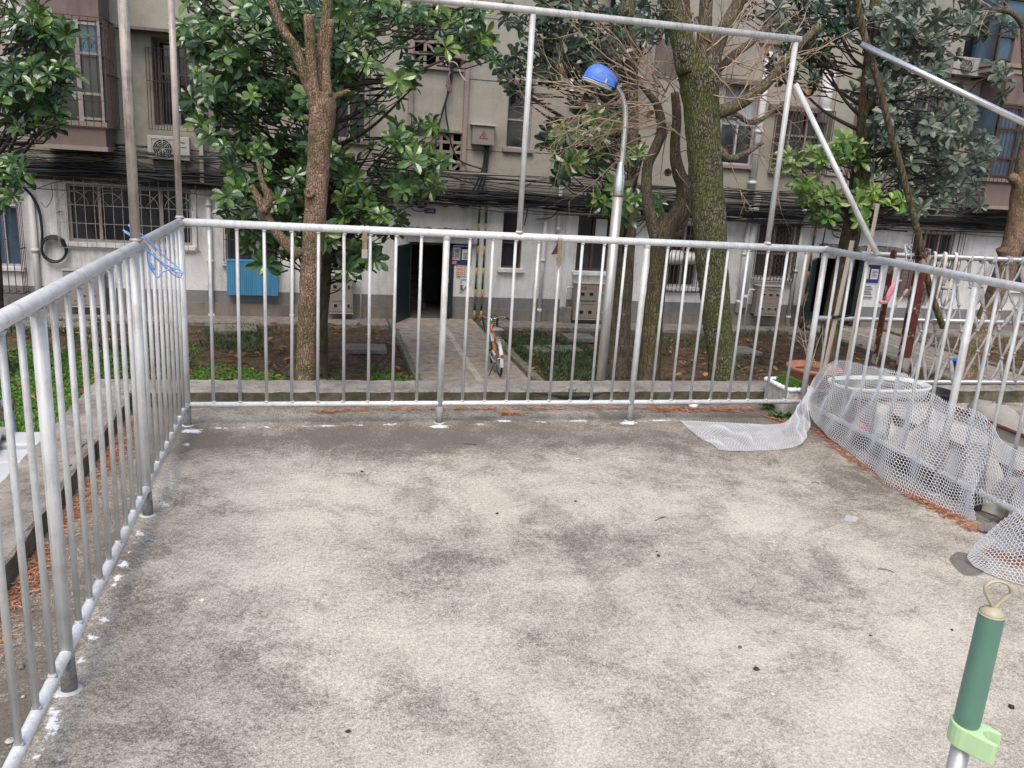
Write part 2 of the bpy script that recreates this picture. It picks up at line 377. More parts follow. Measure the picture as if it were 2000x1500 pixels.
# ================================================================== SETTING
def fbm(x, y, seed=0, oct=4):
    out = np.zeros_like(x, dtype=float); amp = 1.0; tot = 0
    for o in range(oct):
        r = np.random.default_rng(seed+o); g = r.random((64, 64)); f = 2.0**o
        xf = x*f; yf = y*f; xi = np.floor(xf).astype(int); yi = np.floor(yf).astype(int); u = xf-xi; v = yf-yi
        u = u*u*(3-2*u); v = v*v*(3-2*v)
        a = g[xi % 64, yi % 64]; b = g[(xi+1) % 64, yi % 64]; c = g[xi % 64, (yi+1) % 64]; d = g[(xi+1) % 64, (yi+1) % 64]
        out += amp*((a*(1-u)+b*u)*(1-v) + (c*(1-u)+d*u)*v); tot += amp; amp *= .55
    return out/tot
def grid_mesh(name, xs, ys, zf, mat, attrs=None):
    nx, ny = len(xs), len(ys); X, Y = np.meshgrid(xs, ys, indexing='ij'); Z = zf(X, Y)
    co = np.stack([X, Y, Z], -1).reshape(-1, 3)
    idx = np.arange(nx*ny).reshape(nx, ny); q = np.stack([idx[:-1,:-1], idx[1:,:-1], idx[1:,1:], idx[:-1,1:]], -1).reshape(-1, 4)
    me = bpy.data.meshes.new(name); me.vertices.add(len(co)); me.vertices.foreach_set('co', co.astype(np.float32).ravel())
    me.loops.add(q.size); me.loops.foreach_set('vertex_index', q.ravel().astype(np.int32))
    me.polygons.add(len(q)); me.polygons.foreach_set('loop_start', np.arange(0, q.size, 4, dtype=np.int32))
    me.materials.append(mat); me.update(calc_edges=True)
    for k, fn in (attrs or {}).items():
        a = me.attributes.new(k, 'FLOAT', 'POINT'); a.data.foreach_set('value', fn(X, Y).astype(np.float32).ravel())
    o = bpy.data.objects.new(name, me); C.objects.link(o); return o
def ell(X, Y, marks, z=0.0):
    """soft marks given as pixel ellipses (px, py, rx, ry, strength) laid on the floor where they are in the place"""
    out = np.zeros_like(X)
    for px, py, rx, ry, s in marks:
        c = oz((px, py), z); a = oz((px+rx, py), z)-c; b = oz((px, py-ry), z)-c
        det = a.x*b.y-a.y*b.x; dx = X-c.x; dy = Y-c.y
        u = (dx*b.y-dy*b.x)/det; v = (a.x*dy-a.y*dx)/det; d2 = u*u+v*v
        k = d2 < 9
        out[k] += s*np.exp(-d2[k]*1.1)
    return out
dark_marks = [(860,1120,130,60,.3),(905,1050,90,40,.22),(1130,1080,90,45,.28),(1030,985,70,30,.25),(1180,1190,60,40,.3),(480,1000,35,10,.4),
 (1360,1030,70,28,.28),(1620,1085,40,20,.15),(850,1390,170,50,.25),(1560,1300,60,40,.3),(1130,1270,70,40,.25),(880,1190,60,20,.2),(760,890,90,22,.25),
 (1230,930,60,20,.2),(640,860,250,22,.26),(1000,860,300,22,.26),(1300,860,200,20,.22),(1420,905,150,22,.2),(1640,930,80,22,.25),(1560,980,60,20,.16),
 (520,1180,60,40,.25),(450,1310,120,60,.2),(330,1430,140,60,.25),(620,1440,80,40,.15),(300,1230,60,80,.25),(220,1330,60,60,.25),(1080,870,20,5,.5),
 (940,1450,120,50,.15),(1360,1190,80,30,.15),(1490,1160,60,40,.18),(1700,960,70,24,.3),(1850,1060,50,20,.2),(1960,1200,60,30,.15),(1070,1180,50,25,.2),
 (240,1120,40,60,.25),(330,1060,60,30,.2),(420,950,60,20,.2),(790,1010,60,25,.18),(1240,1060,40,20,.2),(1310,1120,40,25,.16),(40,1400,40,100,.25),
 (700,1290,60,30,.18),(1480,1400,60,25,.15)]
light_marks = [(945,970,38,20,.6),(995,1000,28,22,.5),(960,1050,40,40,.3),(640,990,130,50,.25),(1240,960,120,30,.25),(560,1130,120,60,.18),(1400,1260,180,60,.25),
 (1650,1230,140,70,.2),(1480,1000,80,40,.2),(690,1330,80,40,.15),(1040,1370,120,30,.15),(1750,1380,120,80,.15),(360,1120,70,40,.15),(1230,1460,300,40,.18),(830,1240,80,20,.15)]
paint_marks = [(375,842,24,5,1.1),(857,833,24,4,1.1),(1228,826,20,4,1.1),(335,945,9,24,.6),(322,985,16,10,.7),(272,1042,9,7,1),(262,1061,7,4,1),(255,1079,6,4,.9),
 (241,1102,12,9,1.1),(231,1128,10,8,1),(223,1143,6,8,.8),(202,1211,16,9,.9),(180,1246,13,9,1),(160,1290,13,10,.9),(118,1356,34,7,1.1),(106,1388,15,16,.9),
 (102,1418,15,20,.95),(88,1448,10,14,.8),(72,1478,14,12,.9),(118,1478,14,10,.6),(340,1139,5,3,1),(395,1174,7,5,1.1),(985,822,22,3,.9),(1130,822,30,2.5,.8),(430,836,25,2.5,.8),
 (520,834,18,2.5,.8),(640,831,22,2.5,.8),(760,829,22,2.5,.8),(935,829,20,2.5,.7),(1060,824,25,2.5,.7),(1290,821,30,2.5,.8),(600,832,30,1.5,.6),(475,835,8,3,.8),(700,830,16,2,.7),
 (1128,895,10,3,.7),(825,1010,4,4,.8),(948,938,5,2,.8),(1230,898,3,2,.7),(1655,1215,10,8,.6),(890,1180,60,20,.35),(505,1155,10,3,.6),(240,1475,10,8,.5),
 (355,906,7,12,.55),(365,868,9,5,.8)]
def f_tone(X, Y):
    t = .40 + .45*(fbm(X*.9, Y*.9, 3, 4)-.5) + ell(X, Y, dark_marks)*.72 - ell(X, Y, light_marks)*.7
    t += .17*np.exp(-np.clip(X+.02, 0, 9)/.22)*(X > -.4) * (.55+.9*fbm(X*3, Y*3, 9))          # darker under the railing feet and by the parapet; damp band by the front rail
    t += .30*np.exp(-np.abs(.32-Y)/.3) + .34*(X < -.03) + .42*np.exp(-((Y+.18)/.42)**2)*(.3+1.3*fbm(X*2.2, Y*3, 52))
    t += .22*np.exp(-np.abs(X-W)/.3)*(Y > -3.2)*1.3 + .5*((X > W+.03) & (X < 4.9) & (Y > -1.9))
    return t
def f_paint(X, Y): return ell(X, Y, paint_marks)*.8
def f_salt(X, Y): return ell(X, Y, [(1100,1440,260,50,.2),(1300,1460,200,40,.2),(700,1330,130,70,.25),(960,1240,110,40,.22),(1240,1230,120,60,.22),(480,1330,90,60,.2),(400,1440,120,40,.25),(1600,1330,140,60,.2),(660,1160,90,30,.22),(335,930,14,50,.5),(1650,1220,60,20,.3),(560,1040,80,20,.2),(880,1420,90,50,.22)])
def f_patch(X, Y): return ell(X, Y, [(940,970,36,20,.8),(978,985,26,16,.7),(1003,1012,16,16,.7),(960,1002,26,14,.5),(1012,1040,10,18,.4)])
def f_wet(X, Y): return ell(X, Y, [(1875,1092,24,16,1.1),(1893,1112,24,14,1.1),(1912,1100,20,18,1.0)]) 
floor = grid_mesh('terrace_floor', np.arange(-.36, 9.2, .0185), np.arange(-5.4, .36, .0185),
                  lambda X, Y: .004*(fbm(X*1.5, Y*1.5, 21)-.5), M['floor'], dict(tone=f_tone, paint=f_paint, wet=f_wet, patch=f_patch, salt=f_salt))
struct(floor)
mb = MB(); mb.box(-.6, 9.4, -6.0, .6, GZ-.2, -.03)
struct(mb.build('terrace', M['plinth_low']))

def extrude_profile(mb, prof, path, jit=.004, mi_top=0, seed=1):
    """profile points (offset to the outside, height, material) swept along a level path"""
    rnd = random.Random(seed); n = len(prof); vs = []; fs = []
    for i, (p, nrm) in enumerate(path):
        for o, z, _ in prof: vs.append((p[0]+nrm[0]*(o+rnd.uniform(-jit, jit)), p[1]+nrm[1]*(o+rnd.uniform(-jit, jit)), z+rnd.uniform(-jit, jit)))
    for i in range(len(path)-1):
        for k in range(n-1):
            mb.add([], []); mb.f.append((i*n+k, (i+1)*n+k, (i+1)*n+k+1, i*n+k+1)); mb.mi.append(prof[k][2]); mb.tint.append(.5); mb.smooth.append(False)
    mb.v = vs + mb.v if not mb.v else mb.v + vs
ptop = .105
mb = MB(); base = len(mb.v)
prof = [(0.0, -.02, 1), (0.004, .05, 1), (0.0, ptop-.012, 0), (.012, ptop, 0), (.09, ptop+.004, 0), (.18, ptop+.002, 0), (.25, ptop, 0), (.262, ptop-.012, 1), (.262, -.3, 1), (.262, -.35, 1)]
path = [((x, .35), (0, 1)) for x in np.arange(-.34, 9.4, .06)]
extrude_profile(mb, prof, path, seed=3)
front_par = mb
root = thing('parapet_wall', 'low lichen-spotted concrete kerb wall round the terrace edge, left of and behind the white railing', 'wall', (0, .35, 0))
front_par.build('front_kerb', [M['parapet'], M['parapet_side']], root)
mb = MB()
path = [((-.35, y), (-1, 0)) for y in np.arange(.62, -6.0, -.06)]
extrude_profile(mb, prof, path, seed=5)
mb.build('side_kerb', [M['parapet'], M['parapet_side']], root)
mb = MB()                                                            # cracks in the kerb
for pl in [[(1040,766),(1075,771),(1110,777),(1150,774),(1182,767),(1210,765)], [(1110,777),(1090,776)]]:
    mb.tube([oy(p, .349) for p in pl], [.002, .006, .009, .007, .003, .001][:len(pl)], 5)
for pl in [[(110,905),(135,898),(165,868),(182,862)], [(222,772),(240,770),(258,769)], [(128,915),(140,908)]]:
    mb.tube([oz(p, ptop+.001) for p in pl], .004, 5)
mb.build('crack', M['black'], root)

# ---------------------------------------------------------------- garden ground
def soil_mat():
    t = NT('garden soil with leaf litter'); f = t.noise(2.0, 6, .7); g = t.noise(26, 5, .75); v = t.n('ShaderNodeTexVoronoi'); t.l(t.co, v.inputs['Vector']); v.inputs['Scale'].default_value = 16
    col = t.ramp(t.math('MULTIPLY_ADD', t.math('SUBTRACT', g, .5), 1.0, f), [(.25, (.03, .022, .015)), (.5, (.095, .068, .046)), (.8, (.19, .135, .09))])
    k = t.ramp(v.outputs['Color'], [(.6, 0.0), (.75, 1.0)]); col = t.mix(t.math('MULTIPLY', k, .5), col, (.24, .16, .095))
    mo = t.ramp(t.noise(.8, 5, .7), [(.52, 0.0), (.64, 1.0)]); col = t.mix(t.math('MULTIPLY', mo, .6), col, (.055, .065, .022))
    t.bump(g, .9, .05); return t.out(col, .95, 0, .2)
xs = np.concatenate([np.linspace(-45, -9, 16), np.arange(-8.8, 22, .2), np.linspace(22.3, 60, 16)]); ys = np.concatenate([np.linspace(-45, 3, 14), np.arange(3.4, 16.2, .2), np.linspace(16.5, 60, 12)])
struct(grid_mesh('ground', xs, ys, lambda X, Y: GZ + .10*(fbm(X*.7, Y*.7, 31)-.5)*((Y > 3) & (Y < 15.6)) - .02, soil_mat()))
def gpt(a, z=GZ): return oz(a, z)
# path to the open doorway, with its raised joint
PX0, PX1 = gpt((772, 640)).x, gpt((925, 632)).x
def flat(mb, x0, x1, y0, y1, z, t=.06): mb.box(x0, x1, y0, y1, z-t, z)
mb = MB(); flat(mb, PX0, PX1, 4.0, B-.03, GZ+.07, .2)
struct(mb.build('path', M['path']))
mb = MB(); a, b = gpt((868, 640), GZ+.07), gpt((940, 748), GZ+.07); d = (b-a); d.z = 0; a2 = a+d*-.12; b2 = b+d*.8; n_ = Vector((-d.y, d.x, 0)).normalized()*.065
mb.add([a2-n_, a2+n_, b2+n_, b2-n_, a2-n_+Vector((0,0,.012)), a2+n_+Vector((0,0,.012)), b2+n_+Vector((0,0,.012)), b2-n_+Vector((0,0,.012))], [(4,5,6,7), (0,1,5,4), (1,2,6,5), (2,3,7,6), (3,0,4,7)])
struct(mb.build('path_joint_strip', M['pathline']))
def kerb(x, y0, y1, w_, h, lab):
    mb = MB(); y = y0
    while y < y1:
        l = min(random.uniform(.7, 1.1), y1-y); mb.box(x-w_/2+random.uniform(-.01, .01), x+w_/2+random.uniform(-.01, .01), y, y+l-.012, GZ-.05, GZ+h+random.uniform(-.012, .012)); y += l
    return one('path_kerb', mb, M['kerb'], lab, 'kerb', 'kerbs along the garden paths', bevel=.015)
kerb(PX1+.09, 4.2, B-.9, .17, .17, 'mossy concrete kerb on the right edge of the doorway path, beside the bicycle')
kerb(PX0-.07, 4.2, B-.3, .12, .11, 'low concrete kerb on the left edge of the path to the open doorway')
QX0, QX1 = gpt((1652, 672)).x, gpt((1790, 672)).x
mb = MB(); flat(mb, QX0, QX1, 4.0, B-.03, GZ+.06, .2); struct(mb.build('path', M['path']))
mb = MB(); mb.box(QX0+(QX1-QX0)*.45, QX0+(QX1-QX0)*.5, 4.0, B-.3, GZ+.055, GZ+.075); struct(mb.build('path_joint_strip', M['pathline']))
kerb(QX0-.07, 5, B-.5, .16, .1, 'concrete kerb on the left edge of the far right garden path')
kerb(QX1+.08, 5, B-.5, .18, .12, 'concrete kerb on the right edge of the far right garden path')
mb = MB(); mb.box(-9, PX0-.15, B-.95, B-.02, GZ-.1, GZ+.045); mb.box(PX1+.2, QX0-.2, B-.9, B-.02, GZ-.1, GZ+.045); mb.box(QX1+.2, 24, B-.9, B-.02, GZ-.1, GZ+.045)
struct(mb.build('apron_pavement', M['slab']))
for px, py, hx, hy, lab in [(715,686,.42,.28,'grey concrete slab in the leaf litter left of the doorway path'), (1080,688,.62,.3,'cracked concrete slab in the grass right of the bicycle'), (460,648,.45,.35,'grey slab with mossy rim under the blue panel'),
                            (1130,664,.35,.3,'small square slab in front of the cabinet beside the lamp pole'), (112,640,.75,.3,'long dark slab in front of the leftmost window'), (1440,690,.45,.35,'stone slab behind the mossy tree trunk')]:
    c = gpt((px, py)); mb = MB(); an = random.uniform(-.12, .12); ca, sa = math.cos(an), math.sin(an)
    mb.obox((c.x, c.y, GZ+.05), Vector((ca*hx, sa*hx, 0)), Vector((-sa*hy, ca*hy, 0)), Vector((0, 0, .05)))
    one('concrete_slab', mb, M['slab'], lab, 'slab', 'concrete slabs lying in the garden', bevel=.012)

# ================================================================== APARTMENT BUILDING
def fp(a, off=0.0): p = oy(a, B-off); return p.x, p.z
def frect(r, off=0.0):
    x0, y0, x1, y1 = r; ym, xm = (y0+y1)/2, (x0+x1)/2
    return fp((x0, ym), off)[0], fp((x1, ym), off)[0], fp((xm, y1), off)[1], fp((xm, y0), off)[1]
bld = thing('apartment_building', 'old two-tone apartment building with beige roughcast upper wall and white ground floor behind the trees', 'building', (6, B, GZ))
OPEN = dict(U1=(298,74,378,246), U2=(648,138,716,272), U2b=(428,135,486,255), L1=(806,10,906,131), L1b=(840,258,902,334), U4=(991,165,1039,290), U5=(1160,205,1212,310),
            U6=(1410,165,1478,322), U7=(1512,218,1606,335), L2=(1684,98,1744,206), L2b=(1658,312,1704,364), U9=(1884,58,1936,118), U10=(1780,185,1836,300), U13=(1490,20,1540,80),
            G0=(-24,402,38,520), G1=(132,364,374,476), G2=(440,425,545,512), G3=(650,452,697,525), D1=(798,474,885,627), G4=(981,413,1020,524), G5=(1127,420,1192,530),
            G6=(1308,438,1364,560), G7=(1478,438,1547,543), D2=(1585,505,1686,642), G8=(1782,455,1862,512), G9=(1955,470,2010,565))
HO = {k: frect(v) for k, v in OPEN.items()}
for k in ('D1', 'D2'): x0, x1, z0, z1 = HO[k]; HO[k] = (x0, x1, GZ+.07, z1)
ZP = -1.83        # top of the grey plinth
ZU = .62          # where the white ground floor ends
xs = sorted(set([-14, 30] + [v for h in HO.values() for v in h[:2]])); zs = sorted(set([GZ-.1, ZP, ZU, 10.5] + [v for h in HO.values() for v in h[2:]]))
mb = MB()
for i in range(len(xs)-1):
    for j in range(len(zs)-1):
        cx, cz = (xs[i]+xs[i+1])/2, (zs[j]+zs[j+1])/2
        if any(h[0] < cx < h[1] and h[2] < cz < h[3] for h in HO.values()): continue
        mi = 2 if cz < ZP else 1 if cz < ZU else 0
        mb.quad((xs[i], B, zs[j]), (xs[i+1], B, zs[j]), (xs[i+1], B, zs[j+1]), (xs[i], B, zs[j+1]), mi)
for k, (x0, x1, z0, z1) in HO.items():      # reveals
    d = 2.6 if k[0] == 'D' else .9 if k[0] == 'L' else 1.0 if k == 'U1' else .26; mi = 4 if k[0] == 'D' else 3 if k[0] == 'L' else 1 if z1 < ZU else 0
    mb.quad((x0, B, z0), (x0, B+d, z0), (x0, B+d, z1), (x0, B, z1), mi); mb.quad((x1, B, z0), (x1, B, z1), (x1, B+d, z1), (x1, B+d, z0), mi)
    mb.quad((x0, B, z0), (x1, B, z0), (x1, B+d, z0), (x0, B+d, z0), mi); mb.quad((x0, B, z1), (x0, B+d, z1), (x1, B+d, z1), (x1, B, z1), mi)
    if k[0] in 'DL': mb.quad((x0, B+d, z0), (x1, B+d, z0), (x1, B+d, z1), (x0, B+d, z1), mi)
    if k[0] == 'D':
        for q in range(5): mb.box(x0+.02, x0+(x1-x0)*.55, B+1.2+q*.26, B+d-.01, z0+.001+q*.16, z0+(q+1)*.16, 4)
mb.quad((-14, B, 10.5), (30, B, 10.5), (30, B+9, 10.5), (-14, B+9, 10.5), 0); mb.quad((-14, B+9, GZ), (30, B+9, GZ), (30, B+9, 10.5), (-14, B+9, 10.5), 0)
mb.quad((-14, B, GZ), (-14, B+9, GZ), (-14, B+9, 10.5), (-14, B, 10.5), 0); mb.quad((30, B, GZ), (30, B+9, GZ), (30, B+9, 10.5), (30, B, 10.5), 0)
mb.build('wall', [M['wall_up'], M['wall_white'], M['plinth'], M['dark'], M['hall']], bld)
# lower brown course of the plinth and string courses, a hand proud of the wall
mb = MB()
for x0, x1 in ((-14, HO['D1'][0]-.03), (HO['D1'][1]+.03, HO['D2'][0]-.03), (HO['D2'][1]+.03, 30)): mb.box(x0, x1, B-.05, B-.004, GZ-.1, -2.12)
mb.build('plinth_course', M['plinth_low'], bld)
mb = MB()
for x0, x1, z in ((fp((908, 155))[0], fp((1000, 155))[0], fp((950, 157))[1]), (fp((906, 292))[0], fp((982, 292))[0], fp((940, 294))[1]), (fp((910, 33))[0], fp((990, 33))[0], fp((950, 35))[1]), (fp((1050, 167))[0], fp((1160, 167))[0], fp((1100, 167))[1]), (fp((1045, 302))[0], fp((1160, 302))[0], fp((1100, 302))[1])):
    mb.box(x0, x1, B-.006, B+.02, z-.008, z+.008)
mb.build('wall_groove', M['ink'], bld)
def strip(r, off, mat, name, t=None):        # pilaster or band on the wall
    x0, x1, z0, z1 = frect(r); mb = MB(); mb.box(x0, x1, B-off, B-.003, z0, z1); return mb.build(name, M[mat], bld, bevel=.008)
for r in [(797,0,806,395), (905,0,913,395)]: strip(r, .12, 'trim', 'stair_pilaster')
strip((806,131,905,137), .1, 'trim', 'stair_band'); strip((806,252,905,258), .1, 'trim', 'stair_band')
for r in [(1668,70,1682,400), (1744,70,1756,400)]: strip(r, .14, 'trim', 'stair_pilaster')
strip((1630,60,1668,345), .05, 'wall_up', 'pale_pier'); strip((1100,400,1110,600), .04, 'wall_white', 'pier')
x0, x1, z0, z1 = frect((1088,598,1111,634)); mb = MB(); mb.box(x0, x1, B-.22, B-.06, GZ, z1); mb.build('pier_base', M['slab'], bld, bevel=.01)
# brick and dirt band under the cables
x0, z0 = fp((0, 345)); mb = MB(); mb.box(-14, HO['U1'][0]-1.2, B-.035, B-.004, ZU-.02, ZU+.2); mb.box(HO['D1'][1]+1.0, 30, B-.03, B-.004, ZU+.02, ZU+.22); mb.build('dirt_band', M['eave'], bld)

def bars(mb, x0, x1, z0, z1, y, pitch, r=.008, hz=(), arcs=None):
    n = max(2, round((x1-x0)/pitch))
    for i in range(n+1): x = x0+(x1-x0)*i/n; mb.box(x-r, x+r, y-r, y+r, z0, z1)
    for h in hz: z = z0+(z1-z0)*h; mb.box(x0, x1, y-r*1.2-.004, y+r*1.2-.004, z-r, z+r)
    if arcs:
        c, za, ra = arcs
        for i in range(c):
            xc = x0+(x1-x0)*(i+.5)/c
            mb.tube([(xc-math.cos(a)*ra, y-.014, za+math.sin(a)*ra) for a in np.linspace(0, math.pi, 12)], r, 4)
            mb.tube([(xc-ra, y-.014, za+ra*1.1), (xc, y-.014, za), (xc+ra, y-.014, za+ra*1.1)], r*.8, 4)
def window(key, cols=2, transom=None, frame='frame', glass='glass', fw=.045, grille=None, sill=True, curtain=False, rect=None, yoff=0.0):
    x0, x1, z0, z1 = rect or HO[key]; y = B+.12+yoff
    mb = MB(); mb.box(x0, x0+fw, y-.03, y+.03, z0, z1); mb.box(x1-fw, x1, y-.03, y+.03, z0, z1); mb.box(x0+fw, x1-fw, y-.03, y+.03, z0, z0+fw); mb.box(x0+fw, x1-fw, y-.03, y+.03, z1-fw, z1)
    for i in range(1, cols): x = x0+(x1-x0)*i/cols; mb.box(x-fw*.55, x+fw*.55, y-.034, y+.026, z0+fw, z1-fw)
    if transom: z = z0+(z1-z0)*transom; mb.box(x0+fw, x1-fw, y-.027, y+.033, z-fw*.5, z+fw*.5)
    f = mb.build('window', M[frame], bld)
    mb = MB(); mb.box(x0+.01, x1-.01, y+.035, y+.045, z0+.01, z1-.01); mb.build('pane', M[glass], f)
    if curtain:
        mb = MB(); n = 30; xa, xb = x0+.08, x0+(x1-x0)*curtain; za = z0+(z1-z0)*.5
        vs = []; 
        for i in range(n+1): x = xa+(xb-xa)*i/n; vs += [(x, y+.028+.006*math.sin(i*2.1), za), (x, y+.028+.006*math.sin(i*2.1), z1-.06)]
        mb.add(vs, [(2*i, 2*i+2, 2*i+3, 2*i+1) for i in range(n)], smooth=True); mb.build('curtain', M['curtain'], f)
    if sill: mb = MB(); mb.box(x0-.08, x1+.08, B-.1+yoff, B+.1+yoff, z0-.1, z0-.002); mb.build('sill', M['trim' if z1 > ZU else 'wall_white'], f, bevel=.01)
    if grille:
        d = grille.get('d', .0); e = grille.get('e', .0); mb = MB(); gy = B-.03-d+yoff; a0, a1, b0, b1 = x0-e, x1+e, z0-grille.get('dn', e), z1+grille.get('up', e)
        bars(mb, a0, a1, b0, b1, gy, grille.get('p', .12), grille.get('r', .008), grille.get('hz', (0, .5, 1)), grille.get('arcs'))
        if d > .08:
            for xx in (a0, a1):
                for q in np.arange(gy+.1, B, .11): mb.box(xx-.007, xx+.007, q-.007, q+.007, b0, b1)
                for h in (0, .5, 1): z = b0+(b1-b0)*h; mb.box(xx-.01, xx+.01, gy, B, z-.008, z+.008)
            for xx in np.arange(a0, a1, .16): mb.box(xx-.006, xx+.006, gy, B, b0-.006, b0+.006)
        if grille.get('diag'):
            for i in range(-8, 16):
                xa = a0+(a1-a0)*i/8.0
                for s in (1, -1):
                    pts = [(xa+(0 if s > 0 else (b1-b0)), gy, b0), (xa+((b1-b0) if s > 0 else 0), gy, b1)]
                    p, q = Vector(pts[0]), Vector(pts[1]); t0, t1 = 0, 1
                    lo, hi = sorted((p.x, q.x)); 
                    if hi < a0 or lo > a1: continue
                    ta = (a0-p.x)/(q.x-p.x); tb = (a1-p.x)/(q.x-p.x); t0 = max(0, min(ta, tb)); t1 = min(1, max(ta, tb))
                    if t1-t0 > .02: mb.tube([p.lerp(q, t0), p.lerp(q, t1)], .005, 4)
        mb.build('grille', M[grille.get('m', 'iron')], f)
    return f
window('U1', 2, .62, 'frame_w', yoff=.72, sill=False); mb = MB(); bars(mb, HO['U1'][0]-.1, HO['U1'][0]+(HO['U1'][1]-HO['U1'][0])*.55, HO['U1'][2]-.1, HO['U1'][3]-.25, B-.1, .065, .007, (0, .6, 1)); bars(mb, HO['U1'][0]+(HO['U1'][1]-HO['U1'][0])*.55, HO['U1'][1]+.1, HO['U1'][2]-.1, HO['U1'][3]+.05, B-.1, .2, .007, (0, .5, 1), (1, HO['U1'][3]-.5, .3)); mb.build('grille', M['iron'], bld)
window('U2', 2, .7, grille=dict(p=.13, d=.28, e=.06, arcs=(1, HO['U2'][3]-.5, .3))); window('U2b', 2, .7, grille=dict(p=.13, d=.25, e=.05))
window('U4', 1, .45, fw=.035); window('U5', 2, .6, 'iron'); window('U6', 2, .6, 'frame_w', curtain=.97); window('U7', 3, .6, grille=dict(p=.1, d=.3, e=.05))
window('U9', 2, None, sill=False); window('U10', 2, .6, grille=dict(p=.1, d=.2, e=.05, hz=(0, .5, 1))); window('U13', 2, .6)
window('G0', 2, None, 'frame_w', 'glass_blue', grille=dict(p=.15, d=.35, e=.1, dn=.55, hz=(0, .25, .6, 1)))
window('G1', 4, None, 'frame', grille=dict(p=.2, d=.28, e=.14, dn=.1, hz=(0, .36, .62, 1), m='iron_pale', r=.006, arcs=(4, HO['G1'][3]-.45, .3)), fw=.06)
window('G2', 2, None, 'frame', grille=dict(p=.13, d=.06, e=.03)); window('G3', 2, None, 'frame_w', grille=dict(p=.3, d=.02, e=0, hz=(.2, .35, .5, .65, .8)))
window('G4', 1, .45, 'iron', fw=.045); window('G5', 2, .55, 'iron', fw=.06); window('G6', 2, .55, 'frame_w', grille=dict(p=.12, d=.32, e=.1, m='iron', hz=(0, .4, .8)))
window('G7', 2, .45, 'frame', grille=dict(p=.1, d=.12, e=.06, m='iron', diag=True)); window('G8', 3, None, 'frame', grille=dict(p=.2, d=.25, e=.1, dn=.75)); window('G9', 2, .5, 'iron')
x0, x1, z0, z1 = frect((1755,515,1836,580)); mb = MB(); mb.box(x0, x1, B-.12, B-.004, z0, z1)
for i in range(9): z = z0+(z1-z0)*i/9; mb.box(x0+.02, x1-.02, B-.13, B-.121, z+.02, z+.05)
mb.build('shutter', M['pink'], bld)
# hung water heater behind the cage of the window right of the lamp pole, pale board in a casement
x0, x1, z0, z1 = HO['G5']; mb = MB(); mb.box(x0+(x1-x0)*.55, x1-.1, B+.07, B+.085, z0+(z1-z0)*.6, z1-.1); mb.build('cardboard_pane', M['paper'], bld)
def heater(px, py, r, l):
    x, z = fp((px, py), .2); mb = MB(); mb.lathe((x-l/2, B-.16, z), [(.001, 0), (r*.8, .01), (r, .06), (r, l-.06), (r*.8, l-.01), (.001, l)], 18, axis=(1, 0, 0)); return mb
one('water_heater', heater(1318,503,.19,.46), M['white_pl'], 'white round water heater tank behind the bars of the caged ground floor window', 'water heater', 'water heater tanks')
one('water_heater', heater(1352,505,.15,.36), M['white_pl'], 'second smaller water heater tank, nearest the mossy tree trunk', 'water heater', 'water heater tanks')
# ventilation lattices of the stairwells
def lattice(key, nc, nr):
    x0, x1, z0, z1 = HO[key]; mb = MB(); t = .035; rr = random.Random(len(key)+nc)
    for i in range(nc+1): x = x0+(x1-x0)*i/nc; mb.box(max(x0, x-t), min(x1, x+t), B-.02, B+.1, z0, z1)
    for j in range(nr+1): z = z0+(z1-z0)*j/nr; mb.box(x0, x1, B-.024, B+.096, max(z0, z-t), min(z1, z+t))
    cw, ch = (x1-x0)/nc, (z1-z0)/nr
    for i in range(nc):
        for j in range(nr):
            if (i+j) % 2 == 0:
                c = Vector((x0+cw*(i+.5), B+.03, z0+ch*(j+.5))); a = Vector((cw*.36, 0, (-1 if (i//1) % 2 else 1)*ch*.36)); n_ = Vector((-a.z, 0, a.x)).normalized()*.03
                mb.obox(c, a, Vector((0, .035, 0)), n_)
    mb.build('stair_lattice', M['trim'], bld)
lattice('L1', 4, 5); lattice('L1b', 3, 4); lattice('L2', 3, 4); lattice('L2b', 2, 2)
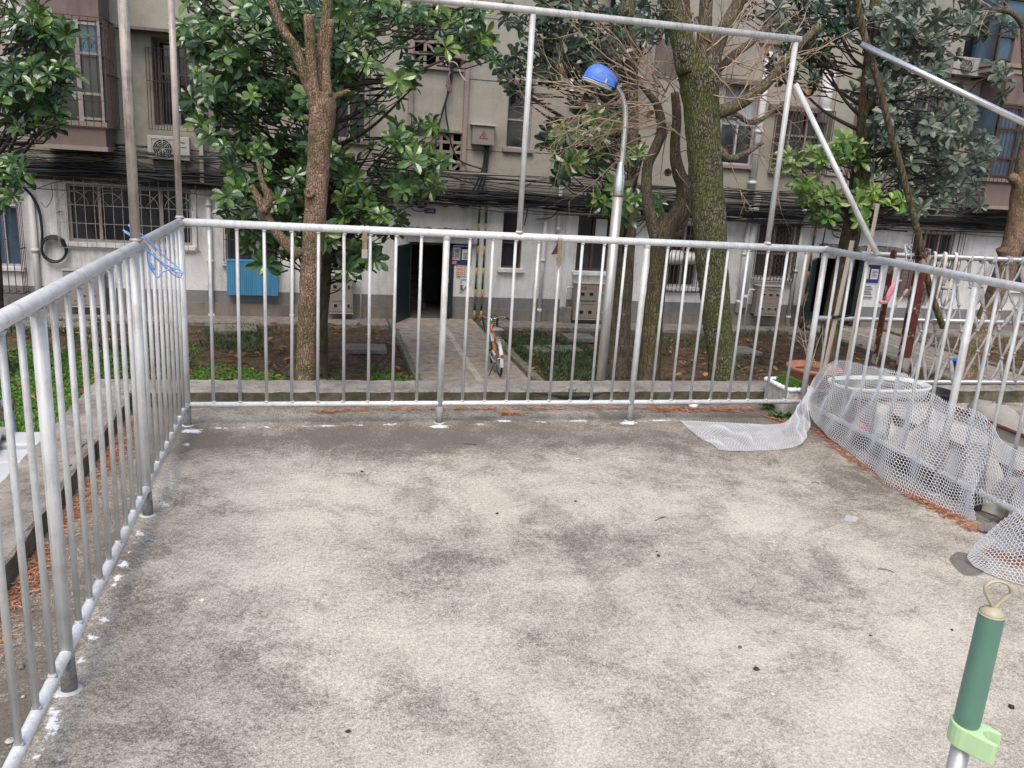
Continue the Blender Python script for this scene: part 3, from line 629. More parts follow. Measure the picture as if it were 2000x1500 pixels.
# the open doorway: frame, canopy, the leaf swung outward
x0, x1, z0, z1 = HO['D1']; mb = MB(); mb.box(x0-.05, x1+.55, B-.12, B-.003, z1+.02, z1+.17); mb.build('door_lintel', M['wall_white'], bld, bevel=.01)
mb = MB(); random.seed(12)
ex0, ez = fp((785, 445)); ex1 = fp((925, 450))[0]
for i in range(26): x = ex0+(ex1-ex0)*i/26; mb.box(x, x+(ex1-ex0)/26+.01, B-.3-random.uniform(0, .12), B-.004, ez-.05+random.uniform(-.03, .02), ez+.03+random.uniform(-.02, .03))
mb.build('broken_canopy', M['eave'], bld)
def door_leaf(hx, z0, z1, wd, ang, name='door'):
    d = Vector((math.cos(ang), -math.sin(ang), 0)); n_ = Vector((-d.y, d.x, 0)); h = Vector((hx, B-.02, z0)); mb = MB()
    def slab(u0, u1, v0, v1, o, t): mb.obox(h+d*((u0+u1)/2)+n_*o+Vector((0, 0, (v0+v1)/2)), d*((u1-u0)/2), n_*t, Vector((0, 0, (v1-v0)/2)))
    H = z1-z0
    slab(0, wd, .02, H, 0, .02); slab(0, wd, H*.47, H*.5, -.03, .012); slab(0, wd, H*.93, H, -.03, .012); slab(0, .06, .02, H, -.03, .012); slab(wd-.06, wd, .02, H, -.03, .012); slab(0, wd, .02, .1, -.03, .012)
    for i in range(1, 9): u = wd*i/9; slab(u-.008, u+.008, .1, H*.42, -.033, .008)
    slab(0, wd, H*.4, H*.43, -.03, .012)
    o = mb.build(name, M['door'], bld)
    mb = MB(); c = h+d*(wd-.1)+n_*-.045+Vector((0, 0, H*.53)); mb.obox(c, d*.03, n_*.012, Vector((0, 0, .06))); mb.obox(c+Vector((0, 0, .02)), d*.008, n_*.03, Vector((0, 0, .03)))
    mb.build('handle', M['steel'], o)
door_leaf(x0+.01, z0-.03, z1-.04, .82, R_(118)); mb = MB(); mb.box(x0, x0+.05, B-.03, B+.06, z0, z1); mb.box(x1-.05, x1, B-.03, B+.06, z0, z1); mb.box(x0+.05, x1-.05, B-.03, B+.06, z1-.05, z1)
mb.build('door_frame', M['door'], bld)
door_leaf(x1-.29, z0, z1-.06, .235, R_(2), 'door')
x0, x1, z0, z1 = HO['D2']; door_leaf(x0, z0-.03, z1, .95, R_(128)); door_leaf(x1-.34, z0, z1-.04, .3, R_(2))
ex0, ez = fp((1600, 480)); ex1 = fp((1745, 490))[0]; mb = MB()
for i in range(22): x = ex0+(ex1-ex0)*i/22; mb.box(x, x+(ex1-ex0)/22+.01, B-.35-random.uniform(0, .12), B-.004, ez-.05+random.uniform(-.03, .02), ez+.05+random.uniform(-.02, .03))
mb.build('broken_canopy', M['eave'], bld)
# enclosed balcony, upper left (pink block with its window band and cage)
def bay(px0, px1, py_top, py_sill, py_slab, dep, body, xl=None):
    """projecting balcony: apron, window band on the front and on the flank, pink spandrel above"""
    X0, X1 = oy((px0, (py_top+py_sill)/2), B-dep).x, oy((px1, (py_top+py_sill)/2), B-dep).x
    zt, zsil, zsl = oy(((px0+px1)/2, py_top), B-dep).z, oy(((px0+px1)/2, py_sill), B-dep).z, oy(((px0+px1)/2, py_slab), B-dep).z
    mb = MB(); y0 = B-dep
    mb.box(X0, X1, y0, B-.004, zt, zt+1.9); o = mb.build('balcony', M[body], bld)
    mb = MB(); mb.box(X0+.002, X1-.002, y0+.004, B-.004, zsl, zsil-.06); mb.build('apron', M[body], o)
    mb = MB(); mb.box(X0-.05, X1+.05, y0-.06, B-.006, zsil-.1, zsil); mb.box(X0-.03, X1+.03, y0-.03, B-.006, zsl-.1, zsl-.003); mb.build('balcony_slab', M['trim'], o)
    return o, X0, X1, y0, zt, zsil
o, X0, X1, y0, zt, zs_ = bay(60, 199, 36, 234, 282, 1.0, 'pink')
def band(o, X0, X1, y0, zt, zs_, cols, frame, glassf, flank_x, hi='glass_blue'):
    mb = MB(); fw = .045
    for i in range(cols+1): x = X0+(X1-X0)*i/cols; mb.box(max(X0, x-fw), min(X1, x+fw), y0, y0+.06, zs_, zt)
    H = zt-zs_
    for h in (.03, .28, .68, .97): mb.box(X0, X1, y0+.003, y0+.057, zs_+H*h-.025, zs_+H*h+.025)
    yy = np.linspace(y0+.06, B-.05, 4)
    for y in yy: mb.box(flank_x-.045, flank_x, y-.025, y+.025, zs_, zt)
    for h in (.03, .68, .97): mb.box(flank_x-.042, flank_x-.003, y0+.06, B-.02, zs_+H*h-.02, zs_+H*h+.02)
    f = mb.build('window_band', M[frame], bld)
    mb = MB(); mb.box(X0+.01, X1-.01, y0+.07, y0+.08, zs_+H*.68, zt); mb.build('pane', M[hi], f)
    mb = MB(); mb.box(X0+.01, X1-.01, y0+.07, y0+.08, zs_, zs_+H*.68); mb.box(flank_x-.06, flank_x-.05, y0+.08, B-.01, zs_, zt); mb.box(min(X0, X1)+.02, max(X0, X1)-.02, y0+.5, y0+.51, zs_, zt); mb.build('pane', M[glassf], f)
    return f
f = band(o, X0, X1, y0, zt, zs_, 3, 'frame', 'glass', X1)
mb = MB(); g0 = y0-.22; bars(mb, X0-.12, X1+.12, zs_-.12, zt+.05, g0, .15, .007, (0, .25, .66, 1), (5, zt-.55, .24))
for q in np.arange(g0+.12, B-.15, .13): mb.box(X1+.113, X1+.127, q-.006, q+.006, zs_-.12, zt+.05)
for h in (0, .5, 1): z = zs_-.12+(zt-zs_+.17)*h; mb.box(X1+.11, X1+.13, g0, B-.02, z-.008, z+.008)
mb.build('grille', M['iron'], f)
# flank of the recess and its soffit beside the balcony
x0, x1, z0, z1 = HO['U1']; mb = MB(); mb.box(X1+.16, x1+.3, B-.45, B-.004, z1+.06, z1+.12); mb.build('window_hood', M['eave'], bld)
mb = MB(); mb.box(x1+.12, x1+.2, B-.4, B-.004, HO['U1'][2]-1.2, z1+.06); mb.build('fin', M['wall_up'], bld)
# balcony in the middle upper wall, dark flank
o, X0, X1, y0, zt, zs_ = bay(1205, 1268, -40, 46, 78, .8, 'wall_up'); band(o, X0, X1, y0, zt, zs_, 3, 'frame_w', 'glass', X1, 'curtain')
mb = MB(); x0, z0 = fp((1275, 150)); x1, z1 = fp((1345, -20)); mb.box(x0, x1, B-.03, B-.003, z0, z1); mb.build('painted_shade_panel', M['eave'], bld)  # flat dark panel painted in for the shaded recess beside the balcony
mb = MB(); xa = fp((1222, 110))[0]; xb = fp((1250, 110))[0]; za = fp((1230, 152))[1]; zb = fp((1235, 76))[1]; mb.box(xa, xb, B-.5, B-.004, za, zb); mb.build('bracket_pier', M['wall_up'], bld)
# enclosed balcony, far right
o, X0, X1, y0, zt, zs_ = bay(1942, 2070, 208, 352, 405, .9, 'pink'); f = band(o, X0, X1, y0, zt, zs_, 3, 'iron', 'glass_blue', X0+.045)
mb = MB(); bars(mb, X0-.1, X1+.1, zs_-.1, zt, y0-.2, .13, .007, (0, .3, .66, 1)); mb.build('grille', M['iron'], f)
o, X0, X1, y0, zt, zs_ = bay(1960, 2070, -60, 128, 140, .9, 'pink'); band(o, X0, X1, y0, zt, zs_, 2, 'iron', 'glass_blue', X0+.045)
# lintel trims over some windows
for r in [(1402,155,1486,166), (1500,208,1616,219), (985,157,1043,165)]: strip(r, .14, 'pink', 'lintel')
# ================================================================== things fixed to the facade
def pipe(a, b, r, mat, label, group='white drain pipes on the facade', off=.07, name='drain_pipe', clamps=True, za=None, zb=None):
    pa, pb = oy(a, B-off), oy(b, B-off); x = (pa.x+pb.x)/2; mb = MB(); z0, z1 = (zb if zb is not None else pb.z), (za if za is not None else pa.z)
    mb.tube([(x, B-off, z0), (x, B-off, z1)], r, 10)
    if clamps:
        for z in np.arange(z0+.3, z1, 1.3): mb.tube([(x, B-off, z-.04), (x, B-off, z+.04)], r*1.25, 10); mb.box(x-.02, x+.02, B-off, B-.004, z-.012, z+.012)
    return one(name, mb, M[mat], label, 'pipe', group)
pipe((26,0),(80,620),.075,'pvc','leftmost white drain pipe, beside the balcony and the coiled black cable', za=6.0, zb=GZ+.1) if False else None
for px, py0, py1, r, lab in [(28, 0, 240, .08, 'white drain pipe left of the caged pink balcony'), (72, 380, 625, .07, 'white drain pipe beside the coiled black cable at lower left'), (400, -20, 330, .07, 'white drain pipe right of the upper left recessed window'),
     (413, 370, 640, .06, 'slim white drain pipe left of the blue ribbed panel'), (572, 425, 640, .05, 'thin grey pipe just left of the pruned tree trunk'), (1062, 400, 628, .05, 'thin white pipe between the narrow window and the clip on the rail'),
     (1093, 365, 470, .05, 'short white pipe ending above the rail clip'), (1455, 400, 610, .06, 'white drain pipe right of the mossy trunk, the thinner of two'), (1467, 380, 600, .09, 'thick white drain pipe right of the mossy trunk'),
     (1487, 100, 380, .09, 'thick white drain pipe on the upper wall right of the mossy trunk'), (1614, 140, 240, .16, 'wide grey duct on the upper wall behind the tall frame post'), (1117, 140, 205, .05, 'short white pipe behind the blue lamp head'), (1937, 60, 290, .1, 'white drain pipe on the corner of the far right balcony'),
     (1557, 400, 640, .06, 'grey drain pipe left of the far doorway')]:
    pipe((px, py0), (px-(py1-py0)*.02, py1), r, 'pvc', lab)
def hazard(px0, px1, lab):
    a, b = oy((px0, 395), B-.09), oy((px1, 622), B-.09); x = b.x; rt_ = thing('guard_pipe', lab, 'pipe', (x, B-.09, GZ+.03), 'black and yellow guard pipes'); H = a.z-GZ; n = 11
    for i in range(n):
        mb = MB(); mb.tube([(x, B-.09, GZ+.03+H*i/n), (x, B-.09, GZ+.03+H*(i+1)/n)], .028, 10); mb.build('stripe', M['yellow' if i % 2 == 0 else 'green_dark'], rt_)
hazard(938, 926, 'black and yellow guard pipe nearest the notice board'); hazard(953, 939, 'black and yellow guard pipe nearer the narrow ground floor window')
hazard(1590, 1566, 'black and yellow guard pipe left of the far doorway')
def cabinet(r, label, marks, off=.32, dark=False):
    x0, x1, z0, z1 = frect(r, off); y = B-off; rt_ = thing('meter_cabinet', label, 'cabinet', ((x0+x1)/2, y, z0), 'beige meter cabinets along the facade')
    mb = MB(); mb.box(x0, x1, y, B-.06, z0, z1); mb.build('body', M['cab'], rt_, bevel=.01)
    mb = MB(); mb.box(x0-.03, x1+.03, y-.03, B-.05, z1+.002, z1+.03); mb.box(x0-.01, x1+.01, y-.012, y+.02, z0-.025, z0-.002); mb.build('rim', M['cab_edge'], rt_, bevel=.006)
    mb = MB(); mb.box(x0+.03, x1-.03, y-.012, y-.002, z0+.03, z1-.03); d = mb.build('door', M['cab'], rt_, bevel=.004)
    ww, hh = x1-x0, z1-z0
    for u, v, a, b in marks['win']:
        mb = MB(); mb.box(x0+ww*(u-a/2)-.012, x0+ww*(u+a/2)+.012, y-.018, y-.013, z0+hh*(v-b/2)-.012, z0+hh*(v+b/2)+.012); mb.build('window_rim', M['cab_edge'], d)
        mb = MB(); mb.box(x0+ww*(u-a/2), x0+ww*(u+a/2), y-.024, y-.019, z0+hh*(v-b/2), z0+hh*(v+b/2)); mb.build('sight_glass', M['dark'], d)
    for u, v, a, b, mat in marks['print']:
        mb = MB(); k = max(1, round(a/.075)) if a > .1 else 1
        for i in range(k): ua = u-a/2+a*i/k; mb.box(x0+ww*ua, x0+ww*(ua+a/k*.75), y-.0155, y-.0125, z0+hh*(v-b/2), z0+hh*(v+b/2))
        mb.build('print', M[mat], d)
    mb = MB(); mb.obox((x1-ww*.1, y-.02, z0+hh*.75), Vector((.015, 0, 0)), Vector((0, .012, 0)), Vector((0, 0, .03))); mb.obox((x1-ww*.1, y-.02, z0+hh*.2), Vector((.015, 0, 0)), Vector((0, .012, 0)), Vector((0, 0, .03))); mb.build('latch', M['steel'], d)
    mb = MB(); s_ = 1 if r[0] < 1000 else -1; xe = x1 if s_ > 0 else x0; mb.tube([(xe, B-.16, z1-.12), (xe+s_*.16, B-.16, z1-.12), (xe+s_*.19, B-.16, z1-.15), (xe+s_*.19, B-.16, GZ+.05)], .022, 8); mb.build('gas_pipe', M['pvc'], rt_)
    return rt_
six = [(.24,.72,.13,.1), (.52,.72,.13,.1), (.8,.72,.13,.1), (.24,.2,.13,.1), (.52,.2,.13,.1), (.8,.2,.13,.1)]
cabinet((644,540,690,611), 'beige meter cabinet between pruned tree and open doorway, dark lettering near its top', dict(win=[(.22,.72,.16,.1), (.8,.72,.1,.1), (.25,.2,.14,.1), (.8,.2,.1,.1)], print=[(.34,.85,.44,.035,'ink'), (.3,.9,.4,.012,'red_soft'), (.32,.62,.4,.025,'ink'), (.32,.32,.4,.025,'ink'), (.45,.12,.4,.01,'cab_edge')]))
cabinet((1122,555,1182,623), 'dark beige meter cabinet left of the lamp pole with a red and blue mark', dict(win=six, print=[(.23,.88,.09,.09,'red'), (.32,.885,.07,.08,'board'), (.55,.9,.34,.02,'red_soft'), (.55,.86,.34,.035,'red_soft'), (.45,.52,.5,.05,'ink'), (.45,.42,.4,.02,'ink')]))
cabinet((1478,560,1524,615), 'light brown meter cabinet right of the mossy tree with a small red mark', dict(win=[(.25,.72,.15,.07), (.55,.72,.15,.07), (.85,.72,.15,.07), (.25,.22,.14,.06), (.55,.22,.14,.06), (.85,.22,.14,.06)], print=[(.47,.88,.07,.06,'red'), (.66,.89,.28,.012,'red_soft'), (.66,.865,.28,.02,'ink'), (.52,.6,.6,.035,'red_soft'), (.5,.42,.45,.03,'red_soft')]))
cabinet((124,530,204,598), 'wide grey beige meter cabinet under the wide left window, behind the side railing', dict(win=[(.5,.3,.06,.06), (.75,.3,.08,.06), (.72,.8,.08,.08)], print=[(.4,.15,.3,.02,'ink')]))
# electric box with red warning triangle
x0, x1, z0, z1 = frect((923,246,966,283), .22); eb = thing('electric_box', 'beige steel electric box with a red warning triangle high on the wall', 'electric box', ((x0+x1)/2, B-.2, z0))
mb = MB(); mb.box(x0, x1, B-.22, B-.004, z0, z1); mb.build('body', M['cab'], eb, bevel=.01); mb = MB(); mb.box(x0-.04, x1+.04, B-.27, B-.003, z1+.003, z1+.04); mb.build('lid', M['cab_edge'], eb, bevel=.008)
mb = MB(); c = Vector(((x0+x1)/2, B-.224, (z0+z1)/2-.01)); T = [c+Vector((math.sin(a)*.11, 0, math.cos(a)*.11)) for a in (0, 2*math.pi/3, 4*math.pi/3)]
mb.tube(T, .011, 5, closed=True, smooth=False); mb.tube([c+Vector((.012,-.004,.05)), c+Vector((-.012,-.004,.005)), c+Vector((.014,-.004,.0)), c+Vector((-.006,-.004,-.045))], .007, 4); mb.build('warning_triangle', M['red'], eb)
mb = MB(); xx = x1-.1
for k in range(3): mb.tube(spline([(xx-.05*k, B-.1, z0+.01), (xx-.05*k-.02, B-.1, z0-.5), (xx-.1*k-.1, B-.12, z0-1.0), (xx-.15*k-.2, B-.1, z0-1.25)], 5), .022, 6)
mb.build('feed_cable', M['black'], eb)
# air conditioners
def ac(r, label, off, txt=None):
    x0, x1, z0, z1 = frect(r, off); y = B-off; t_ = thing('air_conditioner', label, 'air conditioner', ((x0+x1)/2, y, z0), 'outdoor air conditioner units'); hh = z1-z0; ww = x1-x0
    mb = MB(); mb.box(x0, x1, y, y+.3, z0, z1); mb.build('casing', M['ac'], t_, bevel=.012)
    c = Vector((x0+ww*.36, y-.005, (z0+z1)/2-.02)); mb = MB(); mb.lathe(c, [(hh*.4, 0), (hh*.4, .012), (.001, .012)], 28, axis=(0, -1, 0)); mb.build('fan_opening', M['dark'], t_)
    mb = MB()
    for k in range(1, 6): mb.tube([c+Vector((math.cos(a)*hh*.078*k, -.02, math.sin(a)*hh*.078*k)) for a in np.linspace(0, 2*math.pi, 24)[:-1]], .005, 4, closed=True)
    for k in range(8): a = k*math.pi/4; mb.tube([c+Vector((0, -.02, 0)), c+Vector((math.cos(a)*hh*.41, -.02, math.sin(a)*hh*.41))], .005, 4)
    fr = .02; X0, X1, Z0, Z1 = c.x-hh*.45, c.x+hh*.45, c.z-hh*.43, c.z+hh*.43
    mb.tube([(X0, y-.018, Z0), (X1, y-.018, Z0), (X1, y-.018, Z1), (X0, y-.018, Z1)], .008, 4, closed=True, smooth=False); mb.build('fan_guard', M['ac'], t_)
    mb = MB()
    for k in (0.12, .88): mb.box(x0+ww*k-.02, x0+ww*k+.02, y+.02, B-.01, z0-.05, z0-.003); mb.tube([(x0+ww*k, y+.05, z0-.03), (x0+ww*k, B-.02, z0-.35)], .014, 5)
    mb.build('bracket', M['iron'], t_)
    if txt:
        cu = bpy.data.curves.new('txt', 'FONT'); cu.body = txt; cu.size = hh*.17; cu.extrude = .002; ob = bpy.data.objects.new('txt', cu); C.objects.link(ob); dg = bpy.context.evaluated_depsgraph_get()
        me = bpy.data.meshes.new_from_object(ob.evaluated_get(dg)); bpy.data.objects.remove(ob); me.materials.clear(); me.materials.append(M['ink'])
        o2 = bpy.data.objects.new('lettering', me); C.objects.link(o2); o2.parent = t_; o2.rotation_euler = (math.pi/2, 0, 0); o2.location = (x0+ww*.68-(x0+x1)/2, -.006, hh*.72)
        mb = MB(); mb.box(x0+ww*.78, x0+ww*.92, y-.006, y-.001, z0+hh*.55, z0+hh*.575); mb.build('badge', M['ink'], t_)
    return t_
ac((288,266,370,312), 'aged cream air conditioner under the upper left window with dark lettering', .42, 'ranec')
ac((1144,262,1172,302), 'small pale air conditioner among leaves left of the lamp pole', .35)
ac((1862,112,1932,148), 'weathered air conditioner on a bracket at upper right with black stains', .4)
# blue ribbed panel under a window
x0, x1, z0, z1 = frect((443,511,543,577), .25); mb = MB(); n = 26
for i in range(n): xa = x0+(x1-x0)*i/n; xb = x0+(x1-x0)*(i+1)/n; mb.box(xa, xb-.012, B-.25, B-.22, z0, z1)
mb.box(x0+.002, x1-.002, B-.219, B-.004, z0+.004, z1-.004); mb.box(x0-.02, x1+.02, B-.26, B-.004, z1+.001, z1+.02)
one('blue_panel_box', mb, M['blue_panel'], 'blue ribbed panel box under the window left of the pruned tree', 'panel box')
# signs and notices
def text_mesh(name, body, size, mat, parent, loc, extr=.0015):
    cu = bpy.data.curves.new('t', 'FONT'); cu.body = body; cu.size = size; cu.extrude = extr; cu.align_x = 'CENTER'; cu.align_y = 'CENTER'; ob = bpy.data.objects.new('t', cu); C.objects.link(ob)
    dg = bpy.context.evaluated_depsgraph_get(); me = bpy.data.meshes.new_from_object(ob.evaluated_get(dg)); bpy.data.objects.remove(ob); me.materials.clear(); me.materials.append(M[mat])
    o2 = bpy.data.objects.new(name, me); C.objects.link(o2); o2.parent = parent; o2.rotation_euler = (math.pi/2, 0, 0); o2.location = Vector(loc)-root_loc(parent); return o2
def unit_sign(r, txt, label):
    x0, x1, z0, z1 = frect(r, .02); s_ = thing('unit_sign', label, 'sign', ((x0+x1)/2, B-.02, z0)); mb = MB(); mb.box(x0, x1, B-.024, B-.006, z0, z1); mb.build('plate', M['sign'], s_, bevel=.004)
    text_mesh('lettering', txt, (z1-z0)*.62, 'white', s_, ((x0+x1)/2-.02, B-.026, (z0+z1)/2))
unit_sign((829,407,851,417), '三单元', 'small navy sign with white characters above the open doorway')
unit_sign((1657,447,1678,457), '二单元', 'small navy sign half hidden by a tree trunk above the far right doorway')
def board(r, label, items, mat, off=.03, name='notice_board', torn=False, cat='notice'):
    x0, x1, z0, z1 = frect(r, off); s_ = thing(name, label, cat, ((x0+x1)/2, B-off, z0)); ww, hh = x1-x0, z1-z0; mb = MB()
    if torn: y = B-off; mb.add([(x0,y,z0), (x0+ww*.2,y,z0+hh*.02), (x0+ww*.55,y-.02,z0+hh*.35), (x1,y-.01,z0+hh*.62), (x1,y,z1), (x0,y,z1), (x0,y+.006,z0), (x0+ww*.2,y+.006,z0+hh*.02), (x0+ww*.55,y-.014,z0+hh*.35), (x1,y-.004,z0+hh*.62), (x1,y+.006,z1), (x0,y+.006,z1)], [(0,1,2,3,4,5), (11,10,9,8,7,6), (0,6,7,1), (1,7,8,2), (2,8,9,3), (3,9,10,4), (4,10,11,5), (5,11,6,0)])
    else: mb.box(x0, x1, B-off, B-.006, z0, z1)
    mb.build('sheet', M[mat], s_)
    for k, (nm, u0, v0, u1, v1, mt) in enumerate(items):
        mb = MB(); d = .006 if nm in ('page', 'header') else .009 if nm == 'print' else .012
        mb.box(x0+ww*u0, x0+ww*u1, B-off-d-(.02 if torn and v0 < .55 else 0), B-off-.001-(.004 if nm == 'print' else 0), z0+hh*v0, z0+hh*v1); mb.build(nm, M[mt], s_)
    return s_
lines = lambda u0, u1, v0, v1, n, mt: [('print', u0, v0+(v1-v0)*(i+.2)/n, u1-(u1-u0)*.3*((i*7) % 3)/3, v0+(v1-v0)*(i+.6)/n, mt) for i in range(n)]
nb = board((880,477,921,517), 'dark blue notice board with two pinned sheets right of the open doorway', [('page', .07,.22,.46,.84,'paper_grey'), ('page', .54,.2,.93,.84,'paper'), ('header', .54,.76,.93,.84,'red'), ('header', .54,.19,.93,.25,'red_soft'), ('header',.02,.02,.3,.17,'pinkp'), ('print',.1,.9,.88,.93,'paper')]+lines(.6,.88,.28,.6,5,'ink')+lines(.12,.17,.35,.75,4,'ink'), 'board')
x0, x1, z0, z1 = frect((880,477,921,517), .03); text_mesh('lettering', '通\n风', (z1-z0)*.24, 'ink', nb, (x0+(x1-x0)*.3, B-.039, z0+(z1-z0)*.53))
board((892,518,908,540), 'cream notice with a red border below the blue notice board', [('page',.06,.04,.94,.96,'paper_y'), ('print',.2,.84,.8,.9,'red')]+lines(.15,.85,.5,.78,3,'red_soft')+lines(.35,.85,.12,.45,3,'red_soft')+[('print',.12,.3,.28,.4,'red'), ('print',.12,.12,.28,.22,'red')], 'red_soft', name='paper_notice')
board((897,540,918,571), 'torn white sheet with a light blue header below the cream notice', [('header',.0,.9,1.0,1.0,'cyan')]+lines(.1,.9,.55,.85,4,'ink')+lines(.1,.35,.15,.5,4,'ink'), 'paper', name='paper_notice', torn=True)
board((1680,517,1718,552), 'blue notice board with two sheets beside the far right doorway', [('page',.08,.2,.45,.85,'paper_y'), ('page',.54,.2,.92,.85,'paper'), ('header',.54,.78,.92,.85,'red_soft')]+lines(.6,.88,.3,.7,5,'ink'), 'board')
board((1683,553,1706,582), 'white sheet with blue lines under the far right notice board', [('header',0,.94,1,1,'cyan'), ('header',0,.04,1,.09,'board')]+lines(.1,.9,.2,.85,6,'ink'), 'paper', name='paper_notice')
# ================================================================== cables
random.seed(5)
def band_z(x):           # centre height of the cable band along the facade
    return float(np.interp(x, [-9, -5, 0, 5, 10, 15, 20], [1.18, 1.1, 1.0, .95, .93, .95, .98]))
for i in range(72):
    lo = random.random(); dense = random.random()
    h = random.gauss(-.24, .08) if dense < .45 else random.uniform(-.5, .42)
    ph = random.uniform(0, 6.28); off = random.uniform(.12, .5); sg = random.uniform(.02, .13); r = random.choice([.007, .009, .009, .012, .016, .02]); xa, xb = -10, 25
    if random.random() < .3: xa = random.uniform(-8, 8); xb = xa+random.uniform(5, 14)
    tilt = random.uniform(-.012, .012); pts = []; sp = random.uniform(4.5, 7.5)
    for x in np.arange(xa, xb, .45): t = ((x+ph*3) % sp)/sp; pts.append((x, B-off+.04*math.sin(x*.7+ph), band_z(x)+h+tilt*(x-7)-sg*4*t*(1-t)+.02*math.sin(x*1.9+ph)))
    mb = MB(); mb.tube(pts, r, 5)
    one('overhead_cable', mb, M['black'], 'one of the thin black cables strung in the tangled band across the facade', 'cable', 'black cables strung across the facade')
for i in range(60):
    x0 = random.uniform(-8, 19); L = random.uniform(1.2, 4.5); za, zb = (band_z(x0)+random.uniform(-.4, .4) for _ in range(2)); sg = random.uniform(.05, .34); off = random.uniform(.15, .55); mb = MB()
    mb.tube([(x0+L*t, B-off+.05*math.sin(t*5+i), za+(zb-za)*t-sg*4*t*(1-t)+.015*math.sin(t*11+i)) for t in np.linspace(0, 1, 14)], random.choice([.006, .008, .010, .013]), 5)
    one('overhead_cable', mb, M['black'], 'one of the thin black cables strung in the tangled band across the facade', 'cable', 'black cables strung across the facade')
mb = MB(); mb.tube(spline([oy(p, B-.3) for p in [(-40,276),(60,285),(250,302),(400,309),(640,322),(880,337),(1000,343),(1200,358),(1420,370),(1600,380),(1850,402),(2040,420)]], 6), .022, 7)
one('conduit', mb, M['trim'], 'pale pinkish conduit running along the facade among the black cables', 'conduit')
def coil(px, py, rpx, n, lab, r=.02):
    c = oy((px, py), B-.1); R0 = rpx*depth(c)/F; mb = MB()
    for k in range(n):
        q = R0*(1+random.uniform(-.06, .06)); mb.tube([(c.x+math.cos(a)*q+random.uniform(-.004,.004), B-.08-.022*k, c.z+math.sin(a)*q*1.08-.01*k) for a in np.linspace(0, 6.28, 26)[:-1]], r, 6, closed=True)
    return mb, c, R0
mb, c, R0 = coil(106, 485, 22, 5, ''); mb.tube(spline([(c.x-R0, B-.1, c.z), oy((82,450), B-.1), oy((76,410), B-.1), oy((60,380), B-.12), oy((40,360), B-.2)], 6), .03, 7)
one('cable_coil', mb, M['black'], 'thick black cable coiled in a ring on the white wall at lower left', 'cable coil')
for px, py, rp, n in ((822,390,12,4), (906,386,14,5)):
    mb, c, R0 = coil(px, py, rp, n, ''); one('cable_coil', mb, M['black'], 'small ring of black cable hanging '+('left of the navy sign above the open doorway' if px < 850 else 'right of the navy sign, left of the striped pipes'), 'cable coil')
def loose(pts, r, lab, off=.15, mat='black'):
    mb = MB(); mb.tube(spline([oy(p, B-off) for p in pts], 6), r, 5); one('hanging_cable', mb, M[mat], lab, 'cable', 'loose cables hanging on the facade')
loose([(884,20),(882,120),(880,150),(874,185),(862,225),(853,262),(850,300),(852,330)], .028, 'thick black cable hanging in front of the stairwell lattice, bowed to the left', .14)
loose([(886,20),(884,140),(876,180),(870,210),(876,255),(884,290),(900,315),(940,330)], .02, 'black cable hanging beside the thick one and turning right below the electric box', .16)
loose([(876,135),(868,118),(880,120),(892,125),(900,145),(910,158)], .012, 'frayed cable ends spread out below the upper lattice', .2, 'pvc')
loose([(879,140),(874,160),(878,172),(872,165),(880,180),(876,150)], .03, 'dark red bundle of tape and cable below the upper lattice', .2, 'pink')
loose([(840,410),(812,412),(795,396),(780,378)], .012, 'thin cable sagging to the left edge of the navy sign')
loose([(850,392),(862,402),(872,404),(884,398),(890,380)], .01, 'thin cable drooping just right of the navy sign')
loose([(1026,380),(1030,410),(1024,440)], .014, 'short black cable end dangling beside the frame post')
loose([(1095,385),(1090,410),(1075,425),(1048,428)], .014, 'black cable bent left below the cable band near the rail clip')
loose([(1132,350),(1140,380),(1150,400),(1165,412)], .012, 'black cable dropping toward the window left of the lamp pole')
loose([(1618,420),(1608,470),(1600,510)], .022, 'straight black cable slanting down beside the far doorway', .3)
loose([(100,360),(102,385),(90,405),(80,395)], .008, 'thin wire loop at the left beside the wide window')
loose([(60,372),(110,356),(150,350)], .008, 'thin wire crossing to the upper corner of the wide left window')
# ================================================================== RAILING OF THE TERRACE
HT, HB = 1.137, .1226
rl = thing('metal_railing', 'white painted tubular railing round three sides of the terrace, with thin vertical bars', 'railing', (W/2, 0, 0))
def part(name, mat, fn, parent=None, bevel=0):
    mb = MB(); fn(mb); return mb.build(name, M[mat], parent if parent is not None else rl, bevel)
YL, YR = -4.6, -4.2
part('top_rail', 'rail', lambda m_: m_.tube([(0, 0, HT), (W, 0, HT)], .0215, 16))
part('top_rail', 'rail', lambda m_: m_.tube([(0, 0, HT), (0, YL, HT)], .0215, 16)); part('top_rail', 'rail', lambda m_: m_.tube([(W, 0, HT), (W, YR, HT)], .0215, 16))
part('bottom_rail', 'rail', lambda m_: m_.tube([(0, 0, HB), (W, 0, HB)], .0155, 12))
part('bottom_rail', 'rail', lambda m_: m_.tube([(0, 0, HB), (0, YL, HB)], .0165, 12)); part('bottom_rail', 'rail', lambda m_: m_.tube([(W, 0, HB), (W, YR, HB)], .0155, 12))
for c in ((0, 0, HT), (W, 0, HT)): part('corner_joint', 'rail', lambda m_: m_.lathe((c[0], c[1], c[2]-.024), [(.001, 0), (.014, .003), (.0215, .012), (.024, .024), (.0215, .036), (.014, .045), (.001, .048)], 14))
pf = [0, 1.435, 2.665, W]; pl_ = [-1.235, -2.47, -3.7]; pr_ = [-1.3, -2.6, -3.9]
